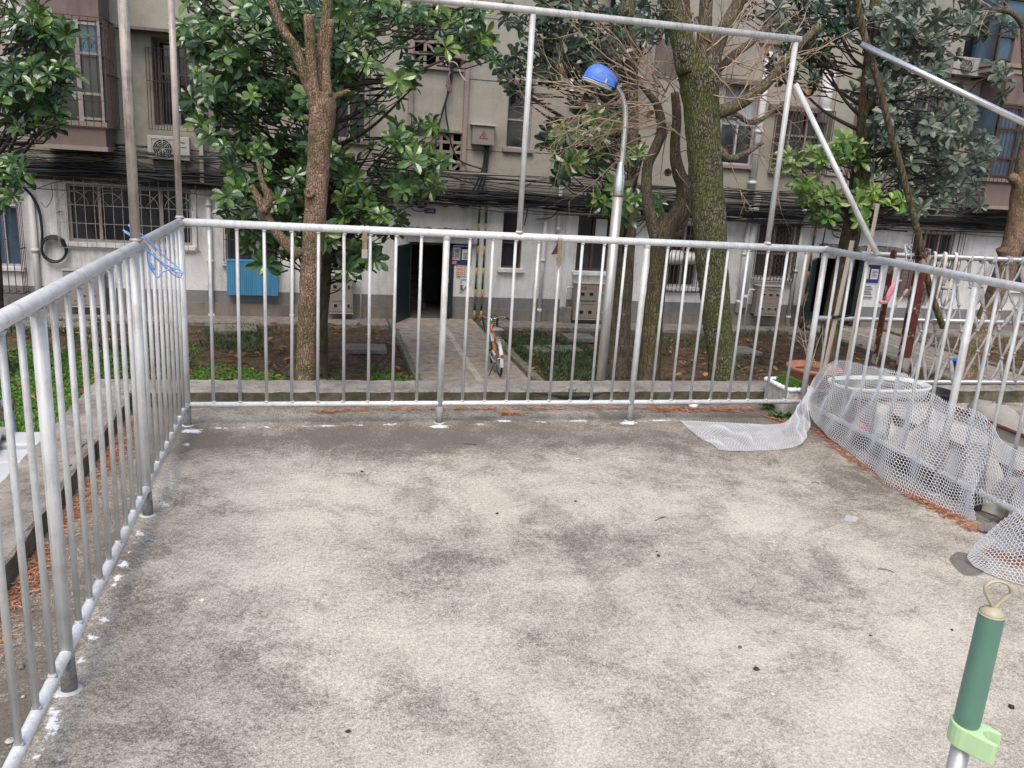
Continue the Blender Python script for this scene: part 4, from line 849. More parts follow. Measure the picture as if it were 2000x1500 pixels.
def post(x, y):
    def fn(m_):
        m_.tube([(x, y, 0), (x, y, HT-.016)], .0192, 12); m_.tube([(x, y, HT-.04), (x, y, HT-.019)], [.0192, .024], 12, cap=False)
        m_.lathe((x, y, -.002), [(.038, 0), (.032, .003), (.022, .006), (.0193, .008)], 12)
    o = part('post', 'post', fn); part('post_foot', 'foot', lambda m_: m_.tube([(x, y, .004), (x, y, .05), (x, y, HB-.016)], [.0225, .0212, .0205], 12, jit=.04), o)
for x in pf: post(x, 0)
for y in pl_: post(0, y)
for y in pr_: post(W, y)
random.seed(3)
def bar(x, y, n):
    def fn(m_):
        q = .0005*0; dx, dy = random.uniform(-.004, .004), random.uniform(-.004, .004)
        m_.tube([(x+dx*(n == 'f'), y+dy*(n != 'f'), HB+.012), (x-dx*(n == 'f'), y-dy*(n != 'f'), HT-.016)], .0092, 8)
        for z in (HB+.017, HT-.026): m_.tube([(x, y, z-.006), (x, y, z+.004)], [.0145, .0098] if z < .5 else [.0098, .0145], 8)
    part('baluster', 'bar', fn)
for a, b in zip(pf[:-1], pf[1:]):
    n = round((b-a)/.138)
    for i in range(1, n): bar(a+(b-a)*i/n, 0, 'f')
for pts, x in (([0]+pl_+[YL], 0), ([0]+pr_, W)):
    for a, b in zip(pts[:-1], pts[1:]):
        n = round(abs(b-a)/(.137 if x == 0 else .152))
        for i in range(1, n): bar(x, a+(b-a)*i/n, 's')
# tall frame for hanging the washing, standing on the railing
fr = thing('drying_frame', 'tall bare pipe frame for drying clothes welded on top of the white railing', 'pipe frame', (1.9, 0, HT))
HF = 2.345
yl = ox((264, 452), 0).y
for (x, y) in ((0, 0), (0, yl), (1.86, 0), (3.47, 0)):
    part('upright', 'weathered' if x == 0 else 'bar', lambda m_: (m_.tube([(x, y, HT+.012), (x, y, HF-.004)], .0195 if y < 0 else .0165, 10), m_.tube([(x, y, HT+.02), (x, y, HT+.034)], [.026, .018], 10)), fr)
part('crossbar', 'bar', lambda m_: m_.tube([(-.01, 0, HF+.016), (3.5, 0, HF+.016)], .0195, 12), fr)
part('crossbar', 'bar', lambda m_: m_.tube([(0, -.022, HF+.016), (0, yl-.6, HF+.016)], .0195, 12), fr)
ba, bb = oy((1550, 165), 0), ox((1714, 500), W)
part('brace', 'bar', lambda m_: m_.tube([(ba.x+.01, -.006, ba.z), (W, bb.y, HT+.024)], .0165, 10), fr)
# clips on the front rail
def clip(px, lab, tilt, flap):
    x = oy((px, 470), 0).x; c_ = thing('rail_clip', lab, 'clip', (x, 0, HT-.1), 'brass clips hung on the front rail'); y = -.0
    def strap(m_):
        for dx in ((-.015, .015) if not flap else (0,)):
            m_.tube([(x+dx, math.cos(a)*.033, HT+math.sin(a)*.033) for a in np.linspace(-.6, math.pi+.6, 16)], .0055, 5, flat=1)
    mb = MB()
    for dx in ((-.014, .014) if not flap else (0.0,)):
        vs = []; n = 16; ww = .008 if not flap else .013
        for a in np.linspace(-.5, math.pi+.6, n): vs += [(x+dx-ww, math.cos(a)*.0235, HT+math.sin(a)*.0235), (x+dx+ww, math.cos(a)*.0235, HT+math.sin(a)*.0235), (x+dx+ww, math.cos(a)*.0262, HT+math.sin(a)*.0262), (x+dx-ww, math.cos(a)*.0262, HT+math.sin(a)*.0262)]
        fs = [];
        for i in range(n-1):
            for k in range(4): l = (k+1) % 4; fs.append((i*4+k, i*4+l, (i+1)*4+l, (i+1)*4+k))
        mb.add(vs, fs)
    mb.build('strap', M['steel'], c_)
    z0 = HT-.03; mb = MB(); mb.box(x-.013, x+.013, -.029, -.025, z0-.075, z0+.02); mb.box(x-.014, x-.009, -.0325, -.0295, z0-.07, z0); mb.box(x+.009, x+.014, -.0325, -.0295, z0-.07, z0); mb.build('body', M['brass'], c_, bevel=.001)
    mb = MB(); mb.box(x-.0165, x+.0165, -.0285, -.0255, z0-.125, z0-.0755); mb.box(x-.003, x+.003, -.03, -.0286, z0-.112, z0-.104); mb.build('tab', M['steel' if not flap else 'brass'], c_, bevel=.001)
    if flap: mb = MB(); mb.add([(x-.015, -.034, z0+.01), (x-.05, -.03, z0-.065), (x-.016, -.034, z0-.06), (x-.015, -.030, z0+.01), (x-.05, -.026, z0-.065), (x-.016, -.03, z0-.06)], [(0,1,2), (5,4,3), (0,3,4,1), (1,4,5,2), (2,5,3,0)]); mb.build('flap', M['rust2'], c_)
clip(712, 'steel and brass clip hanging straight from the front rail before the leafy tree', 0, False); clip(1092, 'worn brass clip with a small dark triangular flap on the front rail', 0, True)
# blue wire hangers lying across the left rail
hd = depth((0, -1.0, HT)); hz = HT+.03
def hp(p, d=0.0): return od(p, hd+d)
def hanger(pts, mat, lab, r=.0028, closed=False):
    P = [hp(p[:2], p[2] if len(p) > 2 else 0) for p in pts]; mb = MB(); mb.tube(spline(P, 5), r, 6)
    one('wire_hanger', mb, M[mat], lab, 'hanger', 'wire hangers hooked over the left rail')
hanger([(240,449,-.12),(262,462,-.1),(290,490,-.09),(320,519,-.07),(346,541,-.05),(356,534,-.04),(346,521,-.03),(318,498,-.06),(286,466,-.1),(254,440,-.12),(256,446,-.13),(280,468,-.11)], 'hanger', 'light blue coated wire hanger lying across the left rail, widest loop of the three')
hanger([(242,452,-.14),(268,470,-.12),(300,499,-.1),(330,520,-.08),(350,527,-.06),(357,533,-.06),(340,530,-.07),(333,526,-.09),(318,531,-.1),(310,541,-.1),(304,538,-.1),(293,521,-.1),(289,508,-.1),(289,492,-.1),(292,512,-.11),(299,526,-.11),(301,524,-.115),(296,514,-.115)], 'hanger', 'blue coated wire hanger with its bent hook dangling below the left rail', .0034)
hanger([(258,444,-.11),(274,462,-.1),(296,486,-.09),(322,514,-.08),(346,535,-.06),(357,544,-.05),(348,538,-.05),(336,523,-.07),(330,510,-.08)], 'copper', 'pinkish coated wire hanger tucked under the blue ones on the left rail', .0024)
part_ = None
# ================================================================== TREES
def leaf_geo(mb, base, d, n, L, wd, droop, tint):
    """one obovate leaf: two columns of four quads folded on the midrib"""
    d = d.normalized(); s = d.cross(n).normalized(); n = s.cross(d).normalized(); mb.t = tint
    prof = [(0, .10), (.3, .45), (.62, 1.0), (.86, .8), (1.0, .06)]; vs = []
    for t, wv in prof:
        c = base + d*(L*t) - n*(droop*L*t*t) ; hw = wd*.5*wv
        vs += [c - s*hw + n*(hw*.35), c, c + s*hw + n*(hw*.35)]
    fs = []
    for i in range(4):
        a = i*3; fs += [(a, a+1, a+4, a+3), (a+1, a+2, a+5, a+4)]
    mb.add(vs, fs, smooth=False)
def whorl(mb, c, ax, L, rnd, tmid, nl=None, spread=1.0):
    ax = ax.normalized(); u = ax.orthogonal().normalized(); v = ax.cross(u); n = nl or rnd.randint(8, 12); a0 = rnd.uniform(0, 6.28)
    for k in range(n):
        inner = k >= n-3
        a = a0 + k*2.4; el = rnd.uniform(.75, 1.15) if inner else rnd.uniform(-.15, .5)
        d = (u*math.cos(a)+v*math.sin(a))*math.cos(el)*spread + ax*math.sin(el)
        l = L*(rnd.uniform(.5, .75) if inner else rnd.uniform(.78, 1.12))
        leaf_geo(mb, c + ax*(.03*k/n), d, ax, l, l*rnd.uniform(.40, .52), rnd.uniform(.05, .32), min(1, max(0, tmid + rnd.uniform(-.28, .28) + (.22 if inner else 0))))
def crown(blobs, Y0, Y1, L, seed, tmid=.45, twig_to=None, extra=0, mat=None):
    """leaf clusters filling the crown's volume; returns leaf builder and the list of cluster points"""
    rnd = random.Random(seed); mb = MB(); tw = MB(); pts = []
    for b in blobs:
        cx, cy, rx, ry, n = b[:5]; tm = b[5] if len(b) > 5 else tmid
        for _ in range(round(n*1.75)):
            while True:
                x, y = rnd.uniform(-1, 1), rnd.uniform(-1, 1)
                if x*x+y*y < 1: break
            Y = rnd.uniform(Y0, Y1); p = oy((cx+x*rx, cy+y*ry), Y); pts.append(p)
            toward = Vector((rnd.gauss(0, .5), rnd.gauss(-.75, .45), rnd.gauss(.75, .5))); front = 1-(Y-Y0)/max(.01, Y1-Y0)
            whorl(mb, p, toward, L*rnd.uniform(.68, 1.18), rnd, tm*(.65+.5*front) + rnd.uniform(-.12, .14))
            if twig_to is not None:
                q = twig_to(p); q = p + (q-p)*min(1, rnd.uniform(.55, 1.1)/max(.2, (q-p).length)); mid = (p+q)/2 - Vector((0, 0, .1))
                tw.tube([p, mid, q], [.008, .011, .015], 4)
    return mb, tw, pts
def limb(mb, pts, Y, rpx, n=12, sub=5, dy=None, jit=.03, tip=None):
    """limb following picture points at depth Y, radii in picture pixels"""
    P = []
    for i, p in enumerate(pts):
        yy = Y + (dy[i] if dy else 0); P.append(oy(p, yy))
    S = spline(P, sub); rr = lerp_list([a*depth(P[0])/F for a in rpx], len(S)); mb.tube(S, rr, n, jit=jit); return S
def tree(name, label, cat, base): return thing(name, label, cat, base, 'trees in the garden')
def gbase(px, Y): p = oy((px, 745), Y); return Vector((p.x, Y, GZ))
# --- pruned tree in front of the leafy one
YP = 6.6; tb = oy((597, 760), YP)
t1 = tree('pruned_tree', 'hard pruned leafless tree with pale brown bark and cut upright stubs, left of the doorway', 'tree', (tb.x, YP, GZ))
mb = MB()
b0 = Vector((oy((594, 745), YP).x-.02, YP, GZ-.05)); S = [b0, oy((597, 720), YP), oy((599, 640), YP), oy((606, 540), YP), oy((612, 470), YP), oy((618, 380), YP), oy((624, 290), YP), oy((630, 215), YP), oy((628, 180), YP)]
k = depth(S[3])/F; SS = spline(S, 6); mb.tube(SS, lerp_list([24*k, 19*k, 18*k, 19*k, 20*k, 21.5*k, 20.5*k, 22*k, 26*k, 22*k], len(SS)), 16, jit=.05)
mb.lathe(oy((607, 378), YP-.12), [(.001, -.02), (.05, -.0), (.075, .03), (.06, .07), (.03, .075), (.02, .05)], 10, axis=(-.5, -1, .2))
mb.lathe(oy((602, 232), YP), [(.05, 0), (.035, .06), (.001, .07)], 8, axis=(-1, -.3, .3))
mb.build('trunk', M['bark_cut'], t1)
def stub(pts, rpx, Y, cut=True, tr=None, mat='bark_cut'):
    mb = MB(); S = limb(mb, pts, Y, rpx, 10); mb.build('branch', M[mat], tr or t1)
stub([(618, 195), (596, 150), (577, 95), (548, 50), (520, -30)], [13, 11, 10, 8, 7], YP); stub([(618, 205), (610, 150), (606, 95), (603, 30)], [13, 10, 10, 9.5], YP-.05)
stub([(630, 190), (626, 130), (632, 70), (645, -30)], [13, 10, 10, 9], YP+.1); stub([(640, 190), (637, 140), (641, 90), (646, 40)], [10, 8, 7.5, 7], YP-.08)
stub([(640, 195), (655, 188), (681, 178)], [8, 6, 5], YP); stub([(606, 165), (588, 150), (563, 133)], [5, 4, 3], YP)
stub([(585, 500), (560, 478), (530, 440), (514, 410)], [13, 10, 9, 10], YP); stub([(514, 415), (525, 390), (512, 355), (503, 315)], [9, 8, 5, 3], YP-.05); stub([(512, 415), (505, 388), (490, 362)], [8, 7, 5], YP+.05)
for p, a in (((603, 30), 9), ((646, 40), 7), ((563, 133), 3), ((681, 178), 5)): mb = MB(); c = oy(p, YP-.05); mb.lathe(c-Vector((0, 0, .004)), [(a*k*.95, 0), (a*k*.9, .01), (.001, .014)], 10); mb.build('cut_end', M['cutwood'], t1)
# --- leafy evergreen behind it
YM = 10.6; b0 = gbase(604, YM)
t2 = tree('evergreen_tree', 'broad-leaved evergreen with glossy green leaf clusters, behind the pruned tree', 'tree', b0)
TL = [Vector((b0.x-.05, YM, GZ-.05)), oy((606, 700), YM), oy((616, 600), YM), oy((626, 480), YM), oy((638, 340), YM), oy((640, 200), YM), oy((648, 40), YM), oy((650, -120), YM)]
mb = MB(); SS = spline(TL, 5); mb.tube(SS, lerp_list([.5, .3, .24, .22, .2, .17, .13, .1], len(SS)), 14, jit=.04); mb.build('trunk', M['bark_brown'], t2)
def axis_pt(TL, zoff=-.5):
    P = spline(TL, 6)
    def f(p):
        z = p.z+zoff; return min(P, key=lambda q: abs(q.z-z))
    return f
bl = [(450,50,100,90,32), (560,110,120,120,44,.4), (690,50,120,70,34), (850,20,110,38,15), (938,90,26,28,4,.65), (745,170,90,60,16,.55), (490,220,100,90,34,.4), (560,330,120,70,32,.5), (700,320,120,70,30,.52), (805,340,65,60,15,.55),
      (810,262,50,38,7,.6), (490,400,55,70,14,.4), (640,420,100,55,20,.5), (745,430,50,35,9,.55), (690,495,45,30,7,.35), (540,480,70,40,9,.45), (415,130,40,60,9,.5), (385,210,25,40,3,.5), (700,520,40,18,4,.25), (880,60,50,40,7,.5), (380,40,40,50,7,.5), (960,100,14,22,2,.7)]
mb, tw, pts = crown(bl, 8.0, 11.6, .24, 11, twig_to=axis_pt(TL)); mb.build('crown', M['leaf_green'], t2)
bt = MB()
for p in random.Random(4).sample(pts, 30):
    q = axis_pt(TL, -1.0)(p); m_ = q.lerp(p, .5)+Vector((0, 0, -.15)); S = spline([q, m_, p], 5); bt.tube(S, lerp_list([.05, .03, .012], len(S)), 5)
bt.v += []; o_ = len(bt.v); bt.v += tw.v; bt.f += [tuple(i+o_ for i in f) for f in tw.f]; bt.mi += tw.mi; bt.tint += tw.tint; bt.smooth += tw.smooth
bt.build('branches', M['twig_dark'], t2)
def evergreen(label, px, Y, trunk_pts, rad, groups, twigs=14, L=.235, bark='bark_brown', seed=1):
    b = gbase(px, Y); t = tree('evergreen_tree', label, 'tree', b); P = [Vector((b.x, Y, GZ-.05))]+[oy(p, Y) for p in trunk_pts]
    mb = MB(); SS = spline(P, 6); mb.tube(SS, lerp_list(rad, len(SS)), 14, jit=.04); mb.build('trunk', M[bark], t); bt = MB(); allp = []
    for i, (mat, Y0, Y1, bl) in enumerate(groups):
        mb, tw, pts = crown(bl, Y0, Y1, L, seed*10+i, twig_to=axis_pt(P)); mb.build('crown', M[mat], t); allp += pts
        o_ = len(bt.v); bt.v += tw.v; bt.f += [tuple(j+o_ for j in f) for f in tw.f]; bt.mi += tw.mi; bt.tint += tw.tint; bt.smooth += tw.smooth
    for p in random.Random(seed).sample(allp, min(twigs, len(allp))):
        q = axis_pt(P, -1.0)(p); m_ = q.lerp(p, .5)+Vector((0, 0, -.15)); S = spline([q, m_, p], 5); bt.tube(S, lerp_list([.045, .028, .012], len(S)), 5)
    bt.build('branches', M['twig_dark'], t); return t
evergreen('evergreen at the left edge, its leaves hanging before the pink balcony', -14, 10.4, [(-16, 700), (-22, 560), (-28, 380), (-34, 200), (-40, 20), (-40, -100)], [.4, .24, .2, .18, .16, .12, .1],
          [('leaf_green', 7.5, 10, [(35,25,60,40,11,.5), (75,120,60,60,20,.38), (15,190,55,70,16,.4), (85,225,40,42,10,.35), (18,335,30,36,7,.55), (8,388,22,18,3,.4), (120,150,20,30,4,.4), (95,60,45,30,7,.4)])], seed=2)
evergreen('dark evergreen right of centre, with a straight grey trunk just behind the lamp pole', 1201, 10.5, [(1204, 738), (1212, 600), (1222, 450), (1228, 300), (1230, 150), (1225, 0), (1220, -100)], [.36, .25, .21, .2, .18, .15, .12, .1],
          [('leaf_dark', 9.6, 12.6, [(1110,50,110,60,30,.5), (1090,110,85,50,22,.45), (1210,60,65,60,16,.4), (1005,150,22,55,6,.4), (1300,20,60,50,9,.4), (1180,160,55,50,10,.4), (1010,40,30,40,4,.5), (1120,215,30,30,4,.4)]),
           ('leaf_green', 9.2, 12, [(1130,290,60,48,15,.42), (1180,235,50,28,7,.5), (1095,330,30,22,4,.45), (1190,385,36,36,8,.6), (1235,410,22,30,4,.5), (1240,310,22,30,5,.65), (1275,400,18,24,3,.45), (1085,260,30,25,3,.4)])], seed=3, bark='bark_grey')
evergreen('tall evergreen on the right with dusty grey and lime leaves, beside the leaning bamboo pole', 1600, 10.0, [(1608, 720), (1640, 560), (1668, 420), (1688, 260), (1700, 120), (1712, -20), (1718, -120)], [.34, .22, .2, .18, .16, .13, .1, .08],
          [('leaf_dark', 9.4, 11.8, [(1590,50,85,60,26,.4), (1560,120,60,50,12,.35), (1640,20,60,40,10,.4), (1480,20,60,40,5,.35)]),
           ('leaf_grey', 8.8, 11.6, [(1790,45,105,55,34,.5), (1745,140,55,55,14,.5), (1830,120,50,50,11,.5), (1795,230,100,75,42,.5), (1865,310,80,65,30,.5), (1815,375,70,50,18,.5), (1930,40,60,35,12,.4), (1955,150,25,35,3,.5), (1900,385,26,24,3,.5), (1750,320,50,40,10,.5), (1700,190,40,40,5,.45)]),
           ('leaf_lime', 8.6, 9.8, [(1640,300,70,30,14,.5), (1590,375,45,30,8,.55), (1700,390,48,24,8,.55), (1545,320,25,24,3,.5), (1610,420,30,16,3,.45), (1760,400,30,20,3,.45), (1690,430,24,12,2,.5)])], seed=4, L=.24)
# --- bare twigs
def shoot(mb, p, d, L, r, rnd, lvl=0, Yt=0.0, up=.0):
    n = max(4, int(L/.11)); P = [p.copy()]; q = p.copy(); d = d.normalized()
    for i in range(n):
        d = (d + Vector((rnd.gauss(0, .13), rnd.gauss(0, .10), rnd.gauss(up, .13)))).normalized(); q = q + d*(L/n); P.append(q.copy())
        if lvl < 2 and i > n*.15 and rnd.random() < (.62 if lvl == 0 else .38):
            s = Vector((rnd.gauss(0, 1), rnd.gauss(0, .6), rnd.gauss(.15, 1))).normalized(); shoot(mb, q, (d*.9 + s*.75), L*rnd.uniform(.25, .5)*(1-i/n*.4), r*.5*(1-i/n*.5), rnd, lvl+1, up=up)
    mb.tube(P, lerp_list([r, r*.75, r*.25], len(P)), 5 if r > .01 else 4)
# --- forked brown tree
YF = 7.6; b0 = gbase(1268, YF); t5 = tree('forked_tree', 'brown tree with a low mossy fork, its pruned head full of thin bare reddish twigs', 'tree', b0)
mb = MB(); P = [Vector((b0.x-.03, YF, GZ-.05)), oy((1268, 735), YF), oy((1276, 620), YF), oy((1286, 520), YF), oy((1296, 455), YF), oy((1310, 420), YF)]; S = spline(P, 6); k = depth(P[2])/F; mb.tube(S, lerp_list([30*k, 22*k, 19*k, 18*k, 22*k, 18*k], len(S)), 14, jit=.05); mb.build('trunk', M['bark_brown'], t5)
stub([(1284, 470), (1266, 400), (1264, 330), (1280, 290), (1292, 255), (1285, 210), (1268, 185), (1250, 165)], [15, 11, 10, 10, 10, 8, 6, 4], YF, tr=t5, mat='bark_grey')
stub([(1300, 450), (1330, 410), (1338, 370), (1325, 335), (1318, 290), (1322, 230), (1318, 180)], [19, 19, 17, 13, 10, 9, 8], YF+.1, tr=t5, mat='bark_brown'); stub([(1312, 470), (1338, 420), (1352, 350), (1356, 250)], [10, 10, 9, 6], YF+.5, tr=t5, mat='bark_grey')
mb = MB(); mb.lathe(oy((1304, 337), YF-.12), [(.03, 0), (.055, .01), (.06, .03), (.035, .04), (.02, .0)], 12, axis=(-.3, -1, .1)); mb.build('hollow', M['bark_brown'], t5)
rnd = random.Random(21); mb = MB()
def px_shoot(a, b, Y, L=None, r=.012, dY=-.4, lvl=0, up=.0):
    p = oy(a, Y); q = oy(b, Y+rnd.uniform(dY, .5)); shoot(mb, p, q-p, L or (q-p).length, r, rnd, lvl, up=up)
for a, b, r in [((1280,165),(1150,135),.012), ((1290,170),(1040,110),.016), ((1285,180),(1130,185),.014), ((1250,165),(1020,150),.014), ((1230,175),(1000,225),.014), ((1215,180),(1100,250),.012), ((1290,170),(1180,60),.012), ((1300,180),(1240,80),.012),
                ((1290,255),(1190,310),.013), ((1300,230),(1130,260),.012), ((1280,300),(1160,330),.011), ((1300,180),(1350,60),.012), ((1320,185),(1280,40),.013), ((1300,235),(1220,275),.012), ((1310,250),(1390,320),.011), ((1270,200),(1050,220),.014), ((1320,300),(1380,280),.01),
                ((1290,200),(1060,290),.014), ((1300,190),(1090,60),.012), ((1250,165),(1160,110),.01), ((1310,240),(1240,230),.012), ((1268,300),(1220,370),.009), ((1290,420),(1240,450),.009), ((1320,330),(1350,420),.009), ((1340,400),(1370,440),.008)]: px_shoot(a, b, YF+rnd.uniform(-.2, .2), r=r)
for _ in range(20): px_shoot((rnd.uniform(1255, 1330), rnd.uniform(150, 260)), (rnd.uniform(1000, 1350), rnd.uniform(20, 350)), YF+rnd.uniform(-.4, .4), r=rnd.uniform(.007, .011))
mb.build('twigs', M['twig'], t5)
lv = MB(); r3 = random.Random(9)
for px, py in [(1097,126),(1266,210),(1163,277),(1105,318),(1204,242),(1090,250),(1130,305),(1415,290),(1505,90),(1520,95),(1270,215),(1575,170),(1418,287)]:
    p = oy((px, py), YF); leaf_geo(lv, p, Vector((r3.uniform(-1, 1), -.3, -1)), Vector((r3.uniform(-1, 1), -1, .3)), .13, .07, .3, r3.uniform(.3, 1))
lv.build('dry_leaves', M['deadleaf'], t5)
# --- big mossy tree
YB = 6.5; b0 = gbase(1412, YB); t6 = tree('mossy_tree', 'thick tree with cracked mossy green bark and a pollarded head, right of the lamp pole', 'tree', b0)
mb = MB(); P = [Vector((b0.x+.03, YB, GZ-.05)), oy((1412, 735), YB), oy((1402, 640), YB), oy((1393, 540), YB), oy((1386, 440), YB), oy((1378, 330), YB), oy((1370, 220), YB), oy((1366, 150), YB), oy((1362, 105), YB)]; S = spline(P, 6); k = depth(P[3])/F
mb.tube(S, lerp_list([42*k, 30*k, 27*k, 28*k, 32*k, 31*k, 31*k, 33*k, 38*k, 34*k], len(S)), 20, jit=.06)
for px, py, a in [(1388,440,.11), (1362,165,.09), (1340,110,.1), (1395,120,.1)]: mb.lathe(oy((px, py), YB-.16), [(a, -.05), (a*.8, .03), (a*.4, .05), (.001, .04)], 12, axis=(0, -1, .1))
mb.build('trunk', M['bark_moss'], t6)
stub([(1345, 140), (1332, 80), (1315, 20), (1296, -50)], [24, 22, 20, 19], YB-.05, tr=t6, mat='bark_moss'); stub([(1372, 130), (1376, 60), (1382, -40)], [16, 14, 12], YB+.1, tr=t6, mat='bark_grey'); stub([(1352, 130), (1345, 70), (1335, -30)], [10, 9, 8], YB+.35, tr=t6, mat='bark_grey')
stub([(1390, 120), (1412, 60), (1440, 10), (1455, -40)], [16, 14, 13, 12], YB, tr=t6, mat='bark_grey'); stub([(1395, 222), (1430, 210), (1465, 190), (1500, 160), (1545, 105), (1600, 50)], [14, 12, 11, 10, 9, 8], YB, tr=t6, mat='bark_grey')
stub([(1398, 215), (1440, 225), (1465, 240), (1495, 228), (1530, 200)], [7, 5, 5, 4, 3], YB, tr=t6, mat='bark_grey'); stub([(1400, 290), (1425, 310), (1455, 300), (1490, 278)], [10, 8, 6, 4], YB-.1, tr=t6, mat='bark_grey'); stub([(1402, 140), (1430, 110), (1470, 80), (1520, 30)], [9, 8, 7, 5], YB+.2, tr=t6, mat='bark_grey')
mb = MB()
for a, b, r in [((1350,120),(1345,-40),.014), ((1395,150),(1440,-20),.013), ((1360,180),(1350,-30),.013), ((1375,170),(1362,10),.012), ((1430,210),(1500,60),.012), ((1460,195),(1560,180),.012), ((1500,160),(1470,20),.011), ((1500,160),(1620,130),.012), ((1545,110),(1660,110),.011),
                ((1400,110),(1520,60),.013), ((1400,100),(1560,10),.012), ((1420,60),(1510,-20),.012), ((1440,225),(1540,230),.01), ((1455,300),(1570,340),.012), ((1465,235),(1590,150),.01), ((1400,200),(1430,90),.011), ((1470,180),(1560,260),.01), ((1410,215),(1480,330),.012),
                ((1520,130),(1600,240),.009), ((1540,110),(1560,-10),.01), ((1430,120),(1550,130),.011), ((1380,130),(1300,140),.01), ((1350,190),(1250,140),.009), ((1420,300),(1470,400),.01), ((1400,150),(1470,130),.01), ((1480,185),(1600,205),.01), ((1380,100),(1480,-20),.012), ((1345,140),(1260,60),.009)]: px_shoot(a, b, YB+rnd.uniform(-.3, .5), r=r)
for _ in range(20): px_shoot((rnd.uniform(1340, 1540), rnd.uniform(70, 220)), (rnd.uniform(1290, 1640), rnd.uniform(-40, 330)), YB+rnd.uniform(-.4, .5), r=rnd.uniform(.007, .011))
mb.build('twigs', M['twig'], t6)
# --- leaning tree at the far right edge
YE = 9.0; b0 = gbase(1905, YE); t7 = tree('leaning_tree', 'leaning brown tree trunk at the far right edge, with a cut side stub', 'tree', b0)
mb = MB(); P = [Vector((oy((1880, 745), YE).x, YE, GZ-.05)), oy((1895, 700), YE), oy((1940, 590), YE), oy((1978, 480), YE), oy((1996, 400), YE), oy((2006, 330), YE), oy((2030, 200), YE), oy((2040, 60), YE)]; S = spline(P, 6); k = depth(P[3])/F; mb.tube(S, lerp_list([26*k, 20*k, 19*k, 20*k, 22*k, 22*k, 18*k, 14*k], len(S)), 14, jit=.05); mb.build('trunk', M['bark_cut'], t7)
stub([(2000, 400), (1990, 360), (1975, 345)], [14, 12, 9], YE, tr=t7, mat='bark_cut'); stub([(1948, 560), (1960, 510), (1958, 485)], [8, 8, 12], YE-.3, tr=t7, mat='bark_cut')
stub([(2040, 60), (2010, 90), (1998, 50), (1975, 25), (1935, 18)], [9, 7, 6, 5, 4], YE, tr=t7, mat='bark_grey'); stub([(1999, 50), (2000, 110), (2003, 180)], [6, 5, 4], YE, tr=t7, mat='bark_grey')
mb = MB()
for a, b in [((1975,25),(1900,50)), ((1960,20),(1930,-30)), ((1940,18),(1905,30)), ((1930,20),(1880,70)), ((1990,40),(1940,-20)), ((1940,18),(1900,-10))]: px_shoot(a, b, YE, r=.01)
mb.build('twigs', M['twig'], t7)
mb = MB(); 
# ================================================================== STREET LAMP
YS = 7.3; lp = lambda p: oy(p, YS); bx = lp((1210, 350)).x; k = depth(lp((1200, 500)))/F
ls = thing('street_lamp', 'street lamp with a bent steel pole and a bright blue hooded head', 'street lamp', (bx, YS, GZ))
zc = lp((1210, 383)).z
part('pole', 'lamp_steel', lambda m_: m_.tube([(bx, YS, GZ), (bx, YS, zc)], .076, 20), ls); part('base_plate', 'lamp_steel', lambda m_: m_.box(bx-.17, bx+.17, YS-.17, YS+.17, GZ, GZ+.03), ls)
part('collar', 'shiny', lambda m_: m_.lathe((bx, YS, zc-.01), [(.079, 0), (.082, .03), (.078, .3), (.068, .33), (.048, .46), (.045, .5)], 20), ls)
arm = [(bx, YS, zc+.48)] + [lp(p) for p in [(1214, 320), (1218, 280), (1221, 240), (1220, 210), (1214, 187), (1204, 172), (1192, 163), (1180, 157)]]
part('arm', 'shiny', lambda m_: m_.tube(spline(arm, 5), lerp_list([.045, .043, .04, .04], (len(arm)-1)*5+1), 14), ls)
hc = lp((1174, 153)); ax = (lp((1150, 140))-lp((1198, 163))).normalized(); ax = (ax+Vector((0, .42, 0))).normalized(); sd_ = ax.cross(Vector((0, 0, 1))).normalized(); un = sd_.cross(ax).normalized()
def hood(m_, inner=False):
    prof = [(-.235, .09), (-.2, .118), (-.12, .15), (-.02, .182), (.08, .185), (.16, .165), (.215, .12), (.245, .05), (.25, .004)]; n = 12; vs = []
    for t, r in prof:
        for i in range(n+1): a = math.pi*i/n; vs.append(hc + ax*t + sd_*(math.cos(a)*r) + un*(math.sin(a)*r*1.22 - .05))
    fs = [(i*(n+1)+j, i*(n+1)+j+1, (i+1)*(n+1)+j+1, (i+1)*(n+1)+j) for i in range(len(prof)-1) for j in range(n)]; m_.add(vs, fs, smooth=True); m_.add([hc + ax*-.235 + sd_*(math.cos(math.pi*i/n)*.09) + un*(math.sin(math.pi*i/n)*.11-.05) for i in range(n+1)], [tuple(range(n, -1, -1))])
    rim = [(t, r+.008) for t, r in prof]
    lo = [hc + ax*t + sd_*(r) + un*-.055 for t, r in rim] + [hc + ax*t - sd_*(r) + un*-.055 for t, r in rim[::-1]]
    m_.tube(lo, .013, 6, closed=True)
hd_ = part('lamp_head', 'blue_lamp', hood, ls)
def rimf(m_):
    prof = [(-.2, .118), (-.12, .15), (-.02, .182), (.08, .19), (.16, .172), (.215, .13), (.245, .06)]
    lo = [hc + ax*t + sd_*(r) + un*-.078 for t, r in prof] + [hc + ax*t - sd_*(r) + un*-.078 for t, r in prof[::-1]]
    m_.tube(lo, .012, 6, closed=True); m_.add([p+un*-.03 for p in lo], [tuple(range(len(lo)))])
    up_ = lo; n = len(lo); m_.add([p for p in lo]+[p+un*-.03 for p in lo], [(i, (i+1) % n, n+(i+1) % n, n+i) for i in range(n)])
part('lens', 'white_pl', rimf, hd_)
part('collar_face', 'blue_dark', lambda m_: m_.lathe(hc+ax*-.25+un*.0, [(.03, 0), (.098, 0), (.1, .02), (.098, .045)], 20, axis=ax), hd_)
